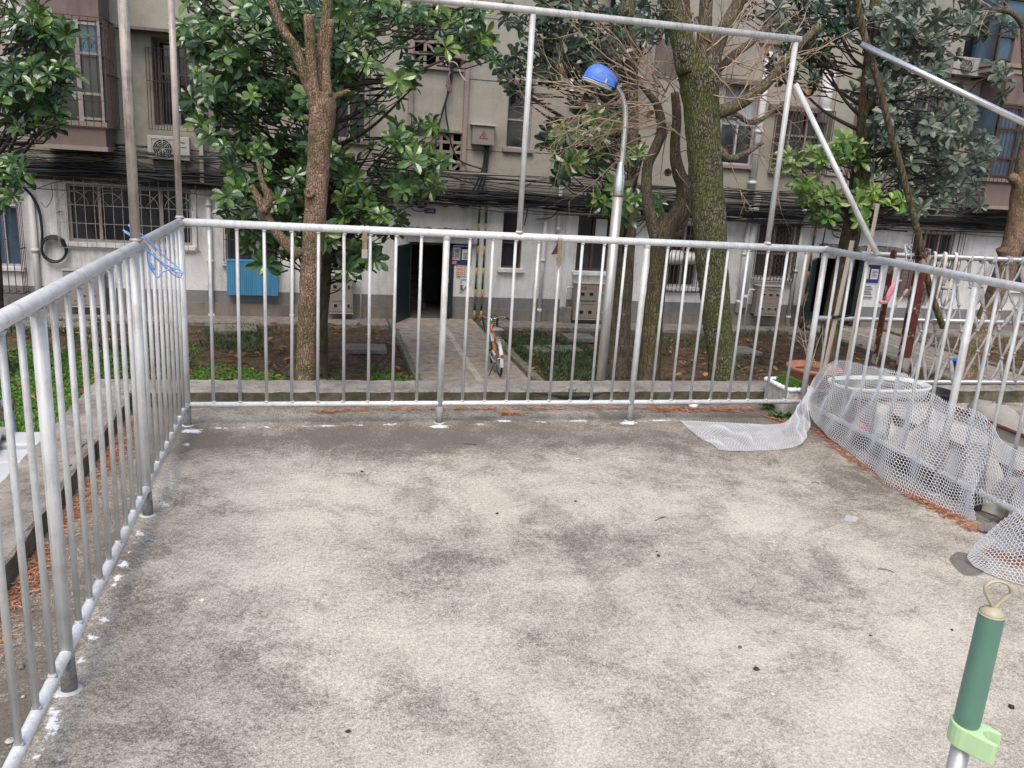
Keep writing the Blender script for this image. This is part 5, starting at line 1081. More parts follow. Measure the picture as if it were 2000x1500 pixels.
part('latch', 'steel', lambda m_: m_.obox(hc-sd_*.15+ax*-.1+un*-.03, ax*.012, sd_*.02, un*.045), hd_)
# ================================================================== BICYCLE
rb, fb = oz((985, 742), GZ+.07), oz((985, 742), GZ+.07)
zg = GZ+.07; rbx = rb.x-.02; rby = rb.y+.33; hdg = R_(87); fx = Vector((math.cos(hdg), math.sin(hdg), 0)); lean = R_(-5); sx_ = Vector((fx.y, -fx.x, 0)); upb = (Vector((0, 0, 1))*math.cos(lean) + sx_*math.sin(lean)).normalized()
O = Vector((rbx, rby, zg))
def bp(u, s, h): return O + fx*u + sx_*s + upb*h
bk = thing('bicycle', 'orange and white bicycle with a front basket standing beside the mossy kerb', 'bicycle', O)
def wheel(u, turn=0.0):
    f2 = (fx*math.cos(turn)+sx_*math.sin(turn)).normalized(); c = bp(u, 0, .33); ring = lambda r: [c+f2*(math.cos(a)*r)+upb*(math.sin(a)*r) for a in np.linspace(0, 2*math.pi, 33)[:-1]]
    mb = MB(); mb.tube(ring(.31), .021, 8, closed=True); wl = mb.build('wheel', M['black'], bk)
    mb = MB(); mb.tube(ring(.285), .011, 6, closed=True); s2 = f2.cross(upb)
    for q in range(20): a = q*2*math.pi/20; mb.tube([c+s2*(.025 if q % 2 else -.025), c+f2*(math.cos(a)*.285)+upb*(math.sin(a)*.285)], .0018, 3)
    mb.tube([c-s2*.045, c+s2*.045], .02, 8); mb.build('rim', M['chrome'], wl)
wheel(0); wheel(1.06, R_(6))
def fender(u, a0, a1, w_, mat):
    mb = MB(); n = 14; vs = []; c = bp(u, 0, .33)
    for i in range(n+1):
        a = a0+(a1-a0)*i/n; d = fx*math.cos(a)+upb*math.sin(a)
        for s, r in ((-w_, .335), (-w_*.6, .352), (0, .358), (w_*.6, .352), (w_, .335)): vs.append(c+d*r+sx_*s)
    mb.add(vs, [(i*5+j, i*5+j+1, (i+1)*5+j+1, (i+1)*5+j) for i in range(n) for j in range(4)], smooth=True); return mb.build('fender', M[mat], bk)
fd = fender(0, R_(35), R_(195), .034, 'white_pl'); fender(1.06, R_(20), R_(150), .03, 'white_pl')
mb = MB(); mb.lathe(bp(-.345, 0, .46), [(.001, 0), (.03, 0), (.033, .012), (.02, .022), (.001, .024)], 12, axis=-fx); mb.build('reflector', M['refl'], fd)
mb = MB(); bb_ = bp(.44, 0, .29); st = bp(.27, 0, .72); hd0, hd1 = bp(.93, 0, .58), bp(.86, 0, .84); ax_r, ax_f = bp(0, 0, .33), bp(1.06, 0, .33)
for a, b, r in ((bb_, st, .016), (bp(.30, 0, .6), hd1*.6+hd0*.4, .018), (bb_, hd0, .019), (hd0, hd1, .02)): mb.tube([a, b], r, 8)
for s in (-.055, .055):
    mb.tube([ax_r+sx_*s, bb_+sx_*s*.5], .01, 6); mb.tube([ax_r+sx_*s, bp(.30, 0, .64)+sx_*s*.3], .009, 6); mb.tube([hd0+sx_*s*.5, hd0+sx_*s+upb*-.05, ax_f+sx_*s], .011, 6)
mb.build('frame', M['orange'], bk)
mb = MB(); mb.add([bp(-.02, .065, .27), bp(-.02, .065, .41), bp(.25, .072, .42), bp(.52, .075, .38), bp(.54, .075, .28), bp(.48, .075, .2), bp(.25, .07, .23)], [(0, 1, 2, 3, 4, 5, 6)]); mb.add([bp(-.02, .08, .27), bp(-.02, .08, .41), bp(.25, .087, .42), bp(.52, .09, .38), bp(.54, .09, .28), bp(.48, .09, .2), bp(.25, .085, .23)], [(6, 5, 4, 3, 2, 1, 0)])
mb.tube([bp(-.02, -.075, .27), bp(-.02, -.075, .41), bp(.25, -.08, .42), bp(.52, -.085, .38), bp(.54, -.085, .28), bp(.25, -.08, .23)], .02, 6, closed=True); mb.build('chain_guard', M['white_pl'], bk)
mb = MB(); mb.tube([st, bp(.235, 0, .83)], .012, 8); mb.build('seat_post', M['chrome'], bk)
mb = MB(); prof = [(.02, .12, .855), (.06, .125, .875), (.14, .10, .87), (.24, .05, .86), (.33, .03, .855), (.36, .012, .85)]; vs = []
for u, w_, h in prof:
    for a in np.linspace(0, math.pi*2, 11)[:-1]: vs.append(bp(u+.06, math.cos(a)*w_, h+math.sin(a)*.032))
mb.add(vs, [(i*10+j, i*10+(j+1) % 10, (i+1)*10+(j+1) % 10, (i+1)*10+j) for i in range(5) for j in range(10)]+[tuple(range(9, -1, -1)), tuple(range(50, 60))], smooth=True); mb.build('saddle', M['saddle'], bk)
mb = MB(); 
for s in (-.065, -.022, .022, .065): mb.tube([bp(-.27, s, .73), bp(.16, s, .735)], .006, 5)
for u in (-.27, -.12, .03, .16): mb.tube([bp(u, -.068, .73), bp(u, .068, .73)], .006, 5)
for s in (-.068, .068): mb.tube([bp(-.2, s, .73), ax_r+sx_*s], .006, 5)
mb.build('rear_rack', M['chrome'], bk)
mb = MB(); mb.tube([hd1, bp(.84, 0, .94)], .014, 8); mb.tube(spline([bp(.74, -.31, .98), bp(.82, -.2, 1.0), bp(.86, -.08, .95), bp(.845, 0, .94), bp(.86, .08, .95), bp(.82, .2, 1.0), bp(.74, .31, .98)], 5), .012, 8); hb_ = mb.build('handlebar', M['chrome'], bk)
for s in (-1, 1): mb = MB(); mb.tube([bp(.76, s*.29, .985), bp(.64, s*.34, .965)], .017, 8); mb.build('grip', M['black'], hb_)
mb = MB(); 
for t in np.linspace(0, 1, 7):
    h = .72+.24*t; a, b = .13+.03*t, .10+.02*t; mb.tube([bp(1.02-a*.8, -b*1.3, h), bp(1.02+a*.8, -b*1.3, h), bp(1.02+a*.8, b*1.3, h), bp(1.02-a*.8, b*1.3, h)], .004 if t < 1 else .007, 4, closed=True, smooth=False)
for s in np.linspace(-1, 1, 7):
    for e in (-1, 1):
        mb.tube([bp(1.02+e*.104, s*.13, .72), bp(1.02+e*.128, s*.156, .96)], .0035, 3); mb.tube([bp(1.02+s*.104, e*.13, .72), bp(1.02+s*.128, e*.156, .96)], .0035, 3)
    mb.tube([bp(1.02-.104, s*.13, .72), bp(1.02+.104, s*.13, .72)], .0035, 3)
mb.build('basket', M['black'], bk)
mb = MB(); mb.tube([bb_-sx_*.07, bb_+sx_*.07], .018, 8); mb.tube([bb_+sx_*.085, bb_+sx_*.09+fx*.1+upb*-.13], .01, 6); mb.tube([bb_-sx_*.085, bb_-sx_*.09-fx*.1+upb*.13], .01, 6); ck = mb.build('crank', M['chrome'], bk)
for s, u, h in ((.14, .1, -.13), (-.14, -.1, .13)): mb = MB(); mb.obox(bb_+sx_*s+fx*u+upb*h, fx*.04, sx_*.045, upb*.012); mb.build('pedal', M['black'], ck)
mb = MB(); mb.tube([bp(.02, -.06, .3), bp(-.06, -.22, .0)], .009, 6); mb.build('kickstand', M['black'], bk)
# ================================================================== THINGS AT THE RIGHT OF THE TERRACE
# knotted strips hung between galvanised pipes over the kerb
YK = .48
kr = thing('pipe_railing', 'grey galvanised pipe railing of three bars along the kerb, right of the white railing', 'railing', (6.5, YK, .105))
for z, x0 in ((1.08, 4.5), (.605, 4.2), (.128, 4.66)):
    part('pipe', 'galv', lambda m_: m_.tube([(x0, YK, z), (9.3, YK, z)], .019, 10), kr)
for x in (7.6, 9.2): part('post', 'galv', lambda m_: m_.tube([(x, YK+.04, .1), (x, YK+.04, 1.12)], .02, 10), kr)
def angle_post(x, zt, w_, lab, mat='rust', full=False):
    mb = MB()
    if full: mb.box(x-w_/2, x+w_/2, YK-.035-w_, YK-.022, .105, zt)
    else: mb.box(x-w_/2, x+w_/2, YK-.028, YK-.022, .105, zt); mb.box(x-w_/2, x-w_/2+.006, YK-.028-w_, YK-.0285, .105, zt)
    return one('rusty_post', mb, M[mat], lab, 'post', bevel=.001)
angle_post(4.745, 1.115, .05, 'narrow rusty angle iron post with flaking paint fixed to the galvanised pipes'); angle_post(4.965, 1.14, .06, 'wider rusty post with a dark red lower half, beside the bamboo pole', full=True)
def pole(a, b, r, n, mat, lab, name, cat, wob=0.0, sq=False, ya=YK, yb=YK):
    A, Bp = oy(a, ya), oy(b, yb); S = [A.lerp(Bp, t)+Vector((random.gauss(0, wob), random.gauss(0, wob), 0)) for t in np.linspace(0, 1, 9)]; mb = MB()
    mb.tube(S if not wob else spline(S, 3), r, n, smooth=not sq, jit=.04 if wob else 0); return one(name, mb, M[mat], lab, cat)
random.seed(31)
pole((1665, -30), (1842, 640), .0225, 10, 'bamboo', 'long dark bamboo pole leaning across the right side from the top of the view', 'bamboo_pole', 'pole', .006, ya=YK-.075, yb=YK-.075)
p0 = oy((1682, 86), YK-.12); p1 = oy((2030, 254), -.35); mb = MB(); mb.tube([p0, p1], .0195, 14); one('metal_pole', mb, M['shiny'], 'shiny metal pole tied to the bamboo pole and running off to the right edge', 'pole')
tp = oy((1699, 96), YK-.1); mb = MB()
for k in range(5): mb.tube([tp+Vector((math.cos(a)*.036, math.sin(a)*.055, -.02+k*.011+.012*math.sin(a*2+k))) for a in np.linspace(0, 6.28, 14)[:-1]], .004, 4, closed=True)
mb.tube([tp, tp+Vector((.06, -.06, .07))], .003, 4); mb.tube([tp, tp+Vector((.1, -.05, .12))], .003, 4); one('tie_wire', mb, M['black'], 'black wire tying the shiny pole to the bamboo pole', 'wire')
pole((1665, 470), (1596, 790), .019, 4, 'wood', 'weathered wooden stake before the far doorway, tied to the middle pipe', 'wooden_stake', 'stake', 0, True, YK-.06, YK-.06); pole((1715, 398), (1650, 735), .0165, 4, 'wood', 'taller thin wooden stake rising beside the frame brace', 'wooden_stake', 'stake', 0, True, YK-.065, YK-.065)
mb = MB(); a = oy((1628, 622), YK-.06)
for k in range(3): mb.tube([a+Vector((-.03, -.02, k*.008)), a+Vector((.03, -.024, .01+k*.008)), a+Vector((.12, .0, .015+k*.005))], .004, 4)
mb.tube(spline([a+Vector((.0, 0, 0)), a+Vector((.07, -.01, -.07)), a+Vector((.2, 0, .02))], 5), .003, 4); one('tie_wire', mb, M['black'], 'black twine lashing the wooden stake to the middle pipe', 'wire')
# knotted cloth strips
rnd = random.Random(77); kn = thing('knotted_net', 'net of knotted grey cloth strips hung in diamonds between the galvanised pipes', 'net', (6.8, YK, .13))
zr = [1.08, .86, .70, .54, .36, .128]; mb = MB(); kb = MB(); px_ = .118
def node(i, j): r_ = random.Random(i*31+j*7); return Vector((5.05+px_*i+(px_/2 if j % 2 else 0)+r_.gauss(0, .012), YK-.012+r_.gauss(0, .008), zr[j]+(r_.gauss(0, .02) if 0 < j < 5 else 0)))
def ribbon(m_, a, b, w_):
    mid = (a+b)/2 + Vector((rnd.gauss(0, .006), rnd.gauss(0, .008), -.004)); S = spline([a, mid, b], 4); m_.tube(S, lerp_list([w_*.45, w_, w_*.45], len(S)), 5, flat=.35, jit=.2)
for i in range(0, 36):
    for j in range(5):
        if rnd.random() < .05: continue
        a = node(i, j); k = i if j % 2 == 0 else i+1
        for b in (node(k-1 if j % 2 == 0 else i, j+1), node(k if j % 2 == 0 else i+1, j+1)):
            if b.x < 4.9: continue
            ribbon(mb, a, b, rnd.choice([.011, .014, .018, .024]))
    for j in range(1, 5): kb.lathe(node(i, j)-Vector((0, 0, .014)), [(.001, 0), (.013, .006), (.016, .014), (.012, .022), (.001, .028)], 7)
mb.build('strips', M['strip'], kn)['kind'] = 'stuff'; kb.build('knots', M['strip'], kn)['kind'] = 'stuff'
mb = MB()
for i in range(0, 36):
    a = node(i, 0)
    for k in range(rnd.choice([1, 1, 2])): x = a.x+rnd.gauss(0, .01); r_ = .0235+.004*k; mb.tube([(x+.006*math.sin(t), YK+math.cos(t)*r_, 1.08+math.sin(t)*r_-.006) for t in np.linspace(0, 6.28, 12)[:-1]], .009, 5, closed=True)
    if rnd.random() < .45: b = node(i, 5); ribbon(mb, b, b+Vector((rnd.gauss(0, .03), -.02, -rnd.uniform(.06, .14))), .012)
mb.build('loops', M['strip'], kn)['kind'] = 'stuff'
for x, dr in ((5.12, .42), (5.2, .36), (5.27, .4)):                         # white strips folded over the top pipe
    pass
mb = MB()
for x in (5.10, 5.19, 5.28):
    S = [Vector((x-.02, YK-.03, .72)), Vector((x-.005, YK-.03, .95)), Vector((x, YK-.028, 1.07)), Vector((x+.01, YK, 1.112)), Vector((x+.02, YK+.028, 1.05)), Vector((x+.03, YK+.03, .9))]; mb.tube(spline(S, 4), lerp_list([.009, .013, .015, .015, .013, .01], 21), 6, flat=.4, jit=.15)
one('cloth_strip_bundle', mb, M['foam'], 'white cloth strips folded over the top galvanised pipe beside the knotted net', 'cloth strips')
# dry tendrils, hook and pink scoop on the pipes
mb = MB(); a = oy((1797, 500), YK-.03)
for k in range(9): mb.tube(spline([a+Vector((rnd.gauss(0, .05), rnd.gauss(0, .02), rnd.gauss(.01, .02))) for _ in range(4)], 4), .004, 4)
one('twine', mb, M['bamboo'], 'tangle of brown twine on the top galvanised pipe between rusty post and bamboo pole', 'twine')
mb = MB(); a = oy((1772, 497), YK-.0)
for dx in (-.03, .012): mb.tube(spline([a+Vector((dx+.01, -.024, -.05)), a+Vector((dx, -.022, .02)), a+Vector((dx-.003, 0, .055)), a+Vector((dx+.006, 0, .072)), a+Vector((dx+.018, 0, .06))], 4), .0045, 5)
one('pipe_hooks', mb, M['white_pl'], 'pair of small white hooks standing on the top galvanised pipe', 'hook')
c = oy((1738, 578), YK-.1); mb = MB(); mb.tube(spline([c+Vector((-.075, 0, -.045)), c+Vector((-.02, 0, -.045)), c+Vector((-.012, 0, .0)), c+Vector((.01, 0, .06)), c+Vector((.045, 0, .105)), c+Vector((.075, 0, .112))], 5), lerp_list([.012, .014, .022, .024, .012, .006], 26), 10, flat=.6)
one('plastic_hook', mb, M['pinkp'], 'pink plastic hook hanging beside the narrow rusty post', 'hook')
mb = MB(); a, b = oy((1737, 617), YK-.08), oy((1764, 577), YK-.08); mb.tube([a, b], .008, 6); mb.tube([b-(b-a)*.05, b+(b-a)*.3], .011, 6); one('small_stick', mb, M['wood'], 'short pale stick with a black tip pointing up between the two rusty posts', 'stick')
# white tub
tubc = Vector((4.37, -.12, 0)); tb_ = thing('plastic_tub', 'large white oval plastic tub with soil, behind the netting beside the corner post', 'tub', tubc)
mb = MB(); mb.lathe(tubc, [(.24, .0), (.27, .01), (.33, .255), (.346, .262), (.356, .275), (.352, .288), (.342, .288), (.334, .262), (.32, .2)], 40, sx=1, sy=.52, p=2.8); mb.build('shell', M['white_pl'], tb_)
mb = MB(); mb.lathe(tubc, [(.331, .262), (.2, .268), (.001, .255)], 30, sx=1, sy=.52, p=2.8); mb.build('soil', M['moss_soil'], tb_)
# foam planter with moss
fb_ = thing('foam_box', 'dirty white foam box full of green moss in the corner behind the railing', 'box', (3.89, .19, 0)); X0, X1, Y0, Y1, H = 3.80, 3.98, .045, .335, .195
mb = MB(); t_ = .025
for b in ((X0, X0+t_, Y0, Y1, 0, H), (X1-t_, X1, Y0, Y1, 0, H), (X0+t_, X1-t_, Y0, Y0+t_, 0, H), (X0+t_, X1-t_, Y1-t_, Y1, 0, H), (X0+t_, X1-t_, Y0+t_, Y1-t_, 0, H-.03)): mb.box(*b)
mb.build('shell', M['foam'], fb_, bevel=.006); mb = MB()
for k in range(90):
    a = rnd.random()*4; u = a % 1; x, y = ((X0+u*(X1-X0), Y0) if a < 1 else (X1, Y0+u*(Y1-Y0)) if a < 2 else (X0+u*(X1-X0), Y1) if a < 3 else (X0, Y0+u*(Y1-Y0)))
    r_ = rnd.uniform(.012, .022); mb.lathe((x, y, H-.012), [(r_*.6, -.006), (r_, .006), (r_*.7, .02), (.001, .024)], 6)
mb.build('crumbling_rim', M['foam_w'], fb_)
def tuft(mb, p, n, h, sp, w_, rnd, t0=.5, lie=.6):
    for _ in range(n):
        a = rnd.uniform(0, 6.28); d = Vector((math.cos(a)*lie*rnd.uniform(.2, 1.3), math.sin(a)*lie*rnd.uniform(.2, 1.3), 1)).normalized(); q = p + Vector((rnd.gauss(0, sp), rnd.gauss(0, sp), 0)); l = h*rnd.uniform(.5, 1.2); s = d.cross(Vector((math.cos(a+1), math.sin(a+1), .3))).normalized()*w_*.5
        mb.t = min(1, max(0, t0+rnd.uniform(-.4, .4))); mb.add([q-s*.5, q+s*.5, q+d*l*.6+s, q+d*l+Vector((0, 0, -.15*l)), q+d*l*.6-s], [(0, 1, 2, 4), (4, 2, 3)])
mb = MB()
for _ in range(420): x, y = rnd.uniform(X0+.03, X1-.02), rnd.uniform(Y0+.03, Y1-.02); tuft(mb, Vector((x, y, H-.035+.05*math.exp(-((x-3.92)/.06)**2))), 4, .03, .006, .009, rnd, .55)
mb.build('moss', M['clover'], fb_)
# terracotta bowl with a dead plant
pc = Vector((4.27, .485, .108)); tp_ = thing('flower_pot', 'wide terracotta bowl with a dry leafless plant, on the kerb behind the railing corner', 'pot', pc)
mb = MB(); mb.lathe(pc, [(.12, 0), (.125, .01), (.155, .10), (.195, .112), (.2, .135), (.19, .14), (.172, .125), (.15, .1)], 32); mb.build('bowl', M['terra'], tp_); mb = MB(); mb.lathe(pc, [(.152, .1), (.08, .105), (.001, .1)], 20); mb.build('soil', M['soil_red'], tp_)
mb = MB(); r5 = random.Random(3)
for k in range(5): shoot(mb, pc+Vector((r5.gauss(0, .03), r5.gauss(0, .02), .1)), Vector((r5.gauss(-.25, .3), r5.gauss(0, .2), 1)), r5.uniform(.25, .5), .005, r5, 0)
mb.build('dead_stems', M['wood'], tp_)
# rusty trough, sack, soil heap, pink tray, black bucket
tr = thing('rusty_trough', 'rust-rimmed metal trough filled with dusty grey earth behind the netting', 'trough', (4.35, -.95, 0)); X0, X1, Y0, Y1, H = 4.06, 4.62, -1.62, -.34, .225
mb = MB()
for b in ((X0, X0+.012, Y0, Y1, 0, H), (X1-.012, X1, Y0, Y1, 0, H), (X0+.012, X1-.012, Y0, Y0+.012, 0, H), (X0+.012, X1-.012, Y1-.012, Y1, 0, H)): mb.box(*b)
mb.build('sides', M['dusty'], tr); mb = MB()
for b in ((X0-.015, X0+.02, Y0-.015, Y1+.015, H+.001, H+.012), (X1-.02, X1+.015, Y0-.015, Y1+.015, H+.001, H+.012), (X0+.021, X1-.021, Y0-.014, Y0+.02, H+.001, H+.012), (X0+.021, X1-.021, Y1-.02, Y1+.014, H+.001, H+.012)): mb.box(*b)
mb.build('rim', M['rust2'], tr); xs_, ys_ = np.linspace(X0+.013, X1-.013, 24), np.linspace(Y0+.013, Y1-.013, 50); mb = MB()
Xg, Yg = np.meshgrid(xs_, ys_, indexing='ij'); Zg = .15+.05*fbm(Xg*6, Yg*6, 44); mb.add([(Xg[i, j], Yg[i, j], Zg[i, j]) for i in range(24) for j in range(50)], [(i*50+j, (i+1)*50+j, (i+1)*50+j+1, i*50+j+1) for i in range(23) for j in range(49)], smooth=True); mb.build('earth', M['dusty'], tr)
mb = MB(); c = Vector((4.14, -.52+.22, 0)); c = Vector((4.86, -.05, 0)); mb.lathe(c, [(.10, 0), (.13, .2), (.14, .215), (.125, .215), (.11, .1), (.001, .1)], 24); one('bucket', mb, M['black'], 'black plastic bucket between the white tub and the pipe railing', 'bucket')
mb = MB(); mb.box(4.02, 4.28, -.445+.12, -.30+.03, .06, .10) if False else mb.obox((4.03, -.44, .05), Vector((.05, .04, 0)), Vector((-.02, .06, 0)), Vector((0, 0, .05))); one('pink_tray', mb, M['pinkp'], 'small pink plastic tray on the ground behind the netting, near the white tub', 'tray', bevel=.01)
mb = MB(); c = Vector((4.84, -.62, 0)); mb.lathe(c, [(.07, 0), (.11, .02), (.13, .12), (.11, .22), (.08, .27), (.03, .29), (.001, .29)], 16, sy=1.5, p=2.4)
for i, p in enumerate(mb.v): mb.v[i] = (p[0]+random.gauss(0, .007), p[1]+random.gauss(0, .012), max(.002, p[2]+random.gauss(0, .007)))
one('sack', mb, M['dusty'], 'dusty grey sack slumped on the floor to the right of the rusty trough', 'sack')
mb = MB(); c = Vector((3.98, -1.86, 0)); n = 26
xs_, ys_ = np.linspace(-.075, .09, n), np.linspace(-.2, .2, n); Xg, Yg = np.meshgrid(xs_, ys_, indexing='ij'); Zg = .085*np.clip(1-(Xg/.085)**2-(Yg/.2)**2, 0, 1)**.6*(.6+.8*fbm(Xg*30, Yg*30, 12)); mb.add([(c.x+Xg[i, j], c.y+Yg[i, j], Zg[i, j]) for i in range(n) for j in range(n)], [(i*n+j, (i+1)*n+j, (i+1)*n+j+1, i*n+j+1) for i in range(n-1) for j in range(n-1)], smooth=True)
one('soil_heap', mb, M['soil_red'], 'heap of crumbly brown soil at the foot of the right railing', 'soil heap')
mb = MB(); xs_ = np.linspace(0, 1, 20); V = []
for t in xs_:
    for s in np.linspace(-1, 1, 5): V.append((3.80+s*.045+.02*math.sin(t*5), -1.75-t*.32, .012+.018*math.sin(t*9+s*2)*(.5+.5*abs(s))+.014))
mb.add(V, [(i*5+j, i*5+j+1, (i+1)*5+j+1, (i+1)*5+j) for i in range(19) for j in range(4)], smooth=True); mb.add([(p[0], p[1], p[2]-.006) for p in V], [(i*5+j, (i+1)*5+j, (i+1)*5+j+1, i*5+j+1) for i in range(19) for j in range(4)], smooth=True); one('plastic_sheet', mb, M['slab'], 'crumpled grey plastic sheet under the lower edge of the netting', 'sheet')
mb = MB(); nY, nZ = 60, 16; V = []
for i in range(nY):
    y = -.52-1.14*i/(nY-1)
    for j in range(nZ):
        v = j/(nZ-1); h = .24+.05*math.sin(i*.31)+.02*math.sin(i*.9); q = fbm(np.array([y*7.]), np.array([v*2.+y]), 15)[0]
        V.append((3.975+.05*v+.07*(q-.5)+.012*math.sin(i*.8+v*3), y+.01*math.sin(v*9+i), .004+h*v))
o_ = len(V); V += [(p[0]+.004, p[1], p[2]) for p in V]
mb.add(V, [(i*nZ+j, i*nZ+j+1, (i+1)*nZ+j+1, (i+1)*nZ+j) for i in range(nY-1) for j in range(nZ-1)]+[(o_+i*nZ+j, o_+(i+1)*nZ+j, o_+(i+1)*nZ+j+1, o_+i*nZ+j+1) for i in range(nY-1) for j in range(nZ-1)], smooth=True)
one('dusty_sheet', mb, simple('dusty beige plastic sheet', (.50, .465, .40), .7, 0, .35, 9), 'crumpled dusty beige plastic sheet hanging over the near side of the rusty trough', 'sheet')
mb = MB(); mb.box(3.925, 3.965, -1.55, -.5, .002, .09); mb.box(3.93, 3.96, -1.54, -.51, .0905, .11); one('planter_tray', mb, M['soil'], 'long dark soil tray at the foot of the right railing behind the netting', 'planter', bevel=.006)
# ---------------------------------------------------------------- white netting
def hexnet(mb, rows, pitch, r, off=0.0, seed=1, bow=0.0, wr=.008, nv_clip=None):
    """hexagon netting laid on a surface given by pairs (lower edge, upper edge)"""
    N = spline([a for a, b in rows], 12); U_ = spline([b for a, b in rows], 12); Mi = [(a+b)/2 for a, b in zip(N, U_)]
    s = [0.0]
    for i in range(1, len(Mi)): s.append(s[-1]+(Mi[i]-Mi[i-1]).length)
    Nn, Uu, s = np.array([tuple(p) for p in N]), np.array([tuple(p) for p in U_]), np.array(s); wid = np.array([(a-b).length for a, b in zip(N, U_)]); L = s[-1]; Wd = float(np.percentile(wid, 70))
    rg = np.random.default_rng(seed); ph = rg.uniform(0, 6.28, 6)
    def S(u, v):
        v = np.clip(v, 0, 1); a = np.stack([np.interp(u, s, Nn[:, k]) for k in range(3)], -1); b = np.stack([np.interp(u, s, Uu[:, k]) for k in range(3)], -1); p = a + (b-a)*v[..., None]
        w_ = wr*(np.sin(u*21+ph[0]+v*5)+np.sin(u*34+ph[1]-v*9)+.8*np.sin(u*11+ph[2])*np.sin(v*7+ph[3])) * np.sin(np.pi*np.clip(v, .04, .96))**.5
        p[..., 0] += w_ - bow*np.sin(np.pi*v); p[..., 2] += .3*np.abs(w_); return p
    R3 = math.sqrt(3); a_ = pitch/R3; segs = []
    for j in range(int(Wd/(1.5*a_))+1):
        for i in range(int(L/pitch)+1):
            cx = pitch*(i+(.5 if j % 2 else 0)); cy = 1.5*a_*j
            h = [(cx+a_*math.sin(k*math.pi/3), cy+a_*math.cos(k*math.pi/3)) for k in range(6)]
            segs += [(h[0], h[1]), (h[1], h[2]), (h[2], h[3])]
    A = np.array([q[0] for q in segs]); Bq = np.array([q[1] for q in segs]); ok = (A[:, 0] <= L) & (Bq[:, 0] <= L) & (A[:, 1] >= 0) & (Bq[:, 1] >= 0) & (A[:, 1] <= Wd) & (Bq[:, 1] <= Wd) & (A[:, 0] >= 0) & (Bq[:, 0] >= 0); A, Bq = A[ok], Bq[ok]
    A = A + .0011*np.sin(A[:, ::-1]*np.array([61., 47.])+ph[:2])*1.6; Bq = Bq + .0011*np.sin(Bq[:, ::-1]*np.array([61., 47.])+ph[:2])*1.6
    PA, PB = S(A[:, 0], A[:, 1]/Wd), S(Bq[:, 0], Bq[:, 1]/Wd); D = PB-PA; ln = np.linalg.norm(D, axis=1, keepdims=True); D = D/np.maximum(ln, 1e-6)
    ref = np.where(np.abs(D[:, 2:3]) < .8, np.array([[0, 0, 1.0]]), np.array([[1.0, 0, 0]])); X = np.cross(D, ref); X /= np.maximum(np.linalg.norm(X, axis=1, keepdims=True), 1e-6); Yv = np.cross(D, X)
    o = len(mb.v); vs = []
    for P in (PA, PB):
        for k in range(3): ang = 2*math.pi*k/3; vs.append(P + X*(math.cos(ang)*r) + Yv*(math.sin(ang)*r))
    V = np.stack(vs, 1).reshape(-1, 3); mb.v += [tuple(p) for p in V]
    for q in range(len(PA)):
        b = o+q*6
        for k in range(3): l = (k+1) % 3; mb.f.append((b+k, b+l, b+3+l, b+3+k)); mb.mi.append(0); mb.tint.append(.5); mb.smooth.append(True)
    edge = [Vector(S(np.array([u]), np.array([e]))[0]) for e in (0,) for u in np.linspace(0, L, 60)]
    return mb
Xn = W-.036
fz = lambda p, z=.006: oz(p, z); vx = lambda p, x=Xn: ox(p, x)
rows = [(fz((1402, 880)), fz((1328, 821))), (fz((1450, 881)), fz((1375, 823))), (fz((1500, 880), .008), fz((1440, 826), .01)), (fz((1545, 875), .012), fz((1500, 829), .02)), (fz((1570, 862), .04), fz((1536, 822), .05)),
        (vx((1580, 838), 3.78), vx((1560, 792), 3.81)), (vx((1580, 812), 3.80), vx((1574, 765), 3.835)), (vx((1580, 800), 3.82), vx((1590, 738))), (vx((1584, 815), 3.83), vx((1612, 714))), (vx((1602, 838), 3.83), vx((1642, 702))), (vx((1650, 881), 3.80), vx((1700, 714))), (vx((1700, 924), 3.745), vx((1742, 722))),
        (vx((1750, 962), 3.70), vx((1782, 735))), (vx((1812, 992), 3.74), vx((1818, 765))), (vx((1862, 1011), 3.775), vx((1850, 782))), (vx((1890, 1016), 3.79), vx((1888, 796))), (vx((1906, 1018), 3.80), vx((1932, 818)))]
nt_ = thing('plastic_netting', 'strip of white plastic hexagon netting lying on the floor and along the right railing', 'netting', (3.7, -.8, 0))
mb = MB(); hexnet(mb, rows, .0172, .00175, seed=3, bow=.012, wr=.0115); mb.build('standing_strip', M['net'], nt_)
rows2 = [(vx((1868, 1000), 3.845), vx((1893, 792), 3.86)), (vx((1900, 990), 3.845), vx((1926, 812), 3.86)), (vx((1960, 985), 3.82), vx((1958, 860), 3.85)), (vx((2000, 1005), 3.80), vx((1990, 880), 3.84)), (vx((2060, 1040), 3.78), vx((2045, 900), 3.83)), (vx((2140, 1090), 3.76), vx((2120, 940), 3.83))]
mb = MB(); hexnet(mb, rows2, .0185, .0017, seed=5, bow=-.01, wr=.006); mb.build('loose_end', M['net'], nt_)
rz = lambda p, x: ox(p, x)
R1, R2, R3_, R4_ = rz((1906, 1060), 3.53), rz((1950, 1022), 3.56), rz((2005, 982), 3.58), rz((2090, 925), 3.60)
rows3 = [(fz((1901, 1106)), R1), (fz((1948, 1128)), R2), (fz((2006, 1147)), R3_), (fz((2100, 1175)), R4_)]
mb = MB(); hexnet(mb, rows3, .0185, .0018, seed=6, bow=.03, wr=.004); mb.build('folded_flap', M['net'], nt_)
rows4 = [(Vector((R1.x+.12, R1.y+.03, .01)), R1), (Vector((R2.x+.16, R2.y+.03, .01)), R2), (Vector((R3_.x+.19, R3_.y+.03, .01)), R3_), (Vector((R4_.x+.2, R4_.y+.03, .01)), R4_)]
mb = MB(); hexnet(mb, rows4, .0185, .0018, seed=7, bow=-.03, wr=.003); mb.build('folded_flap', M['net'], nt_)
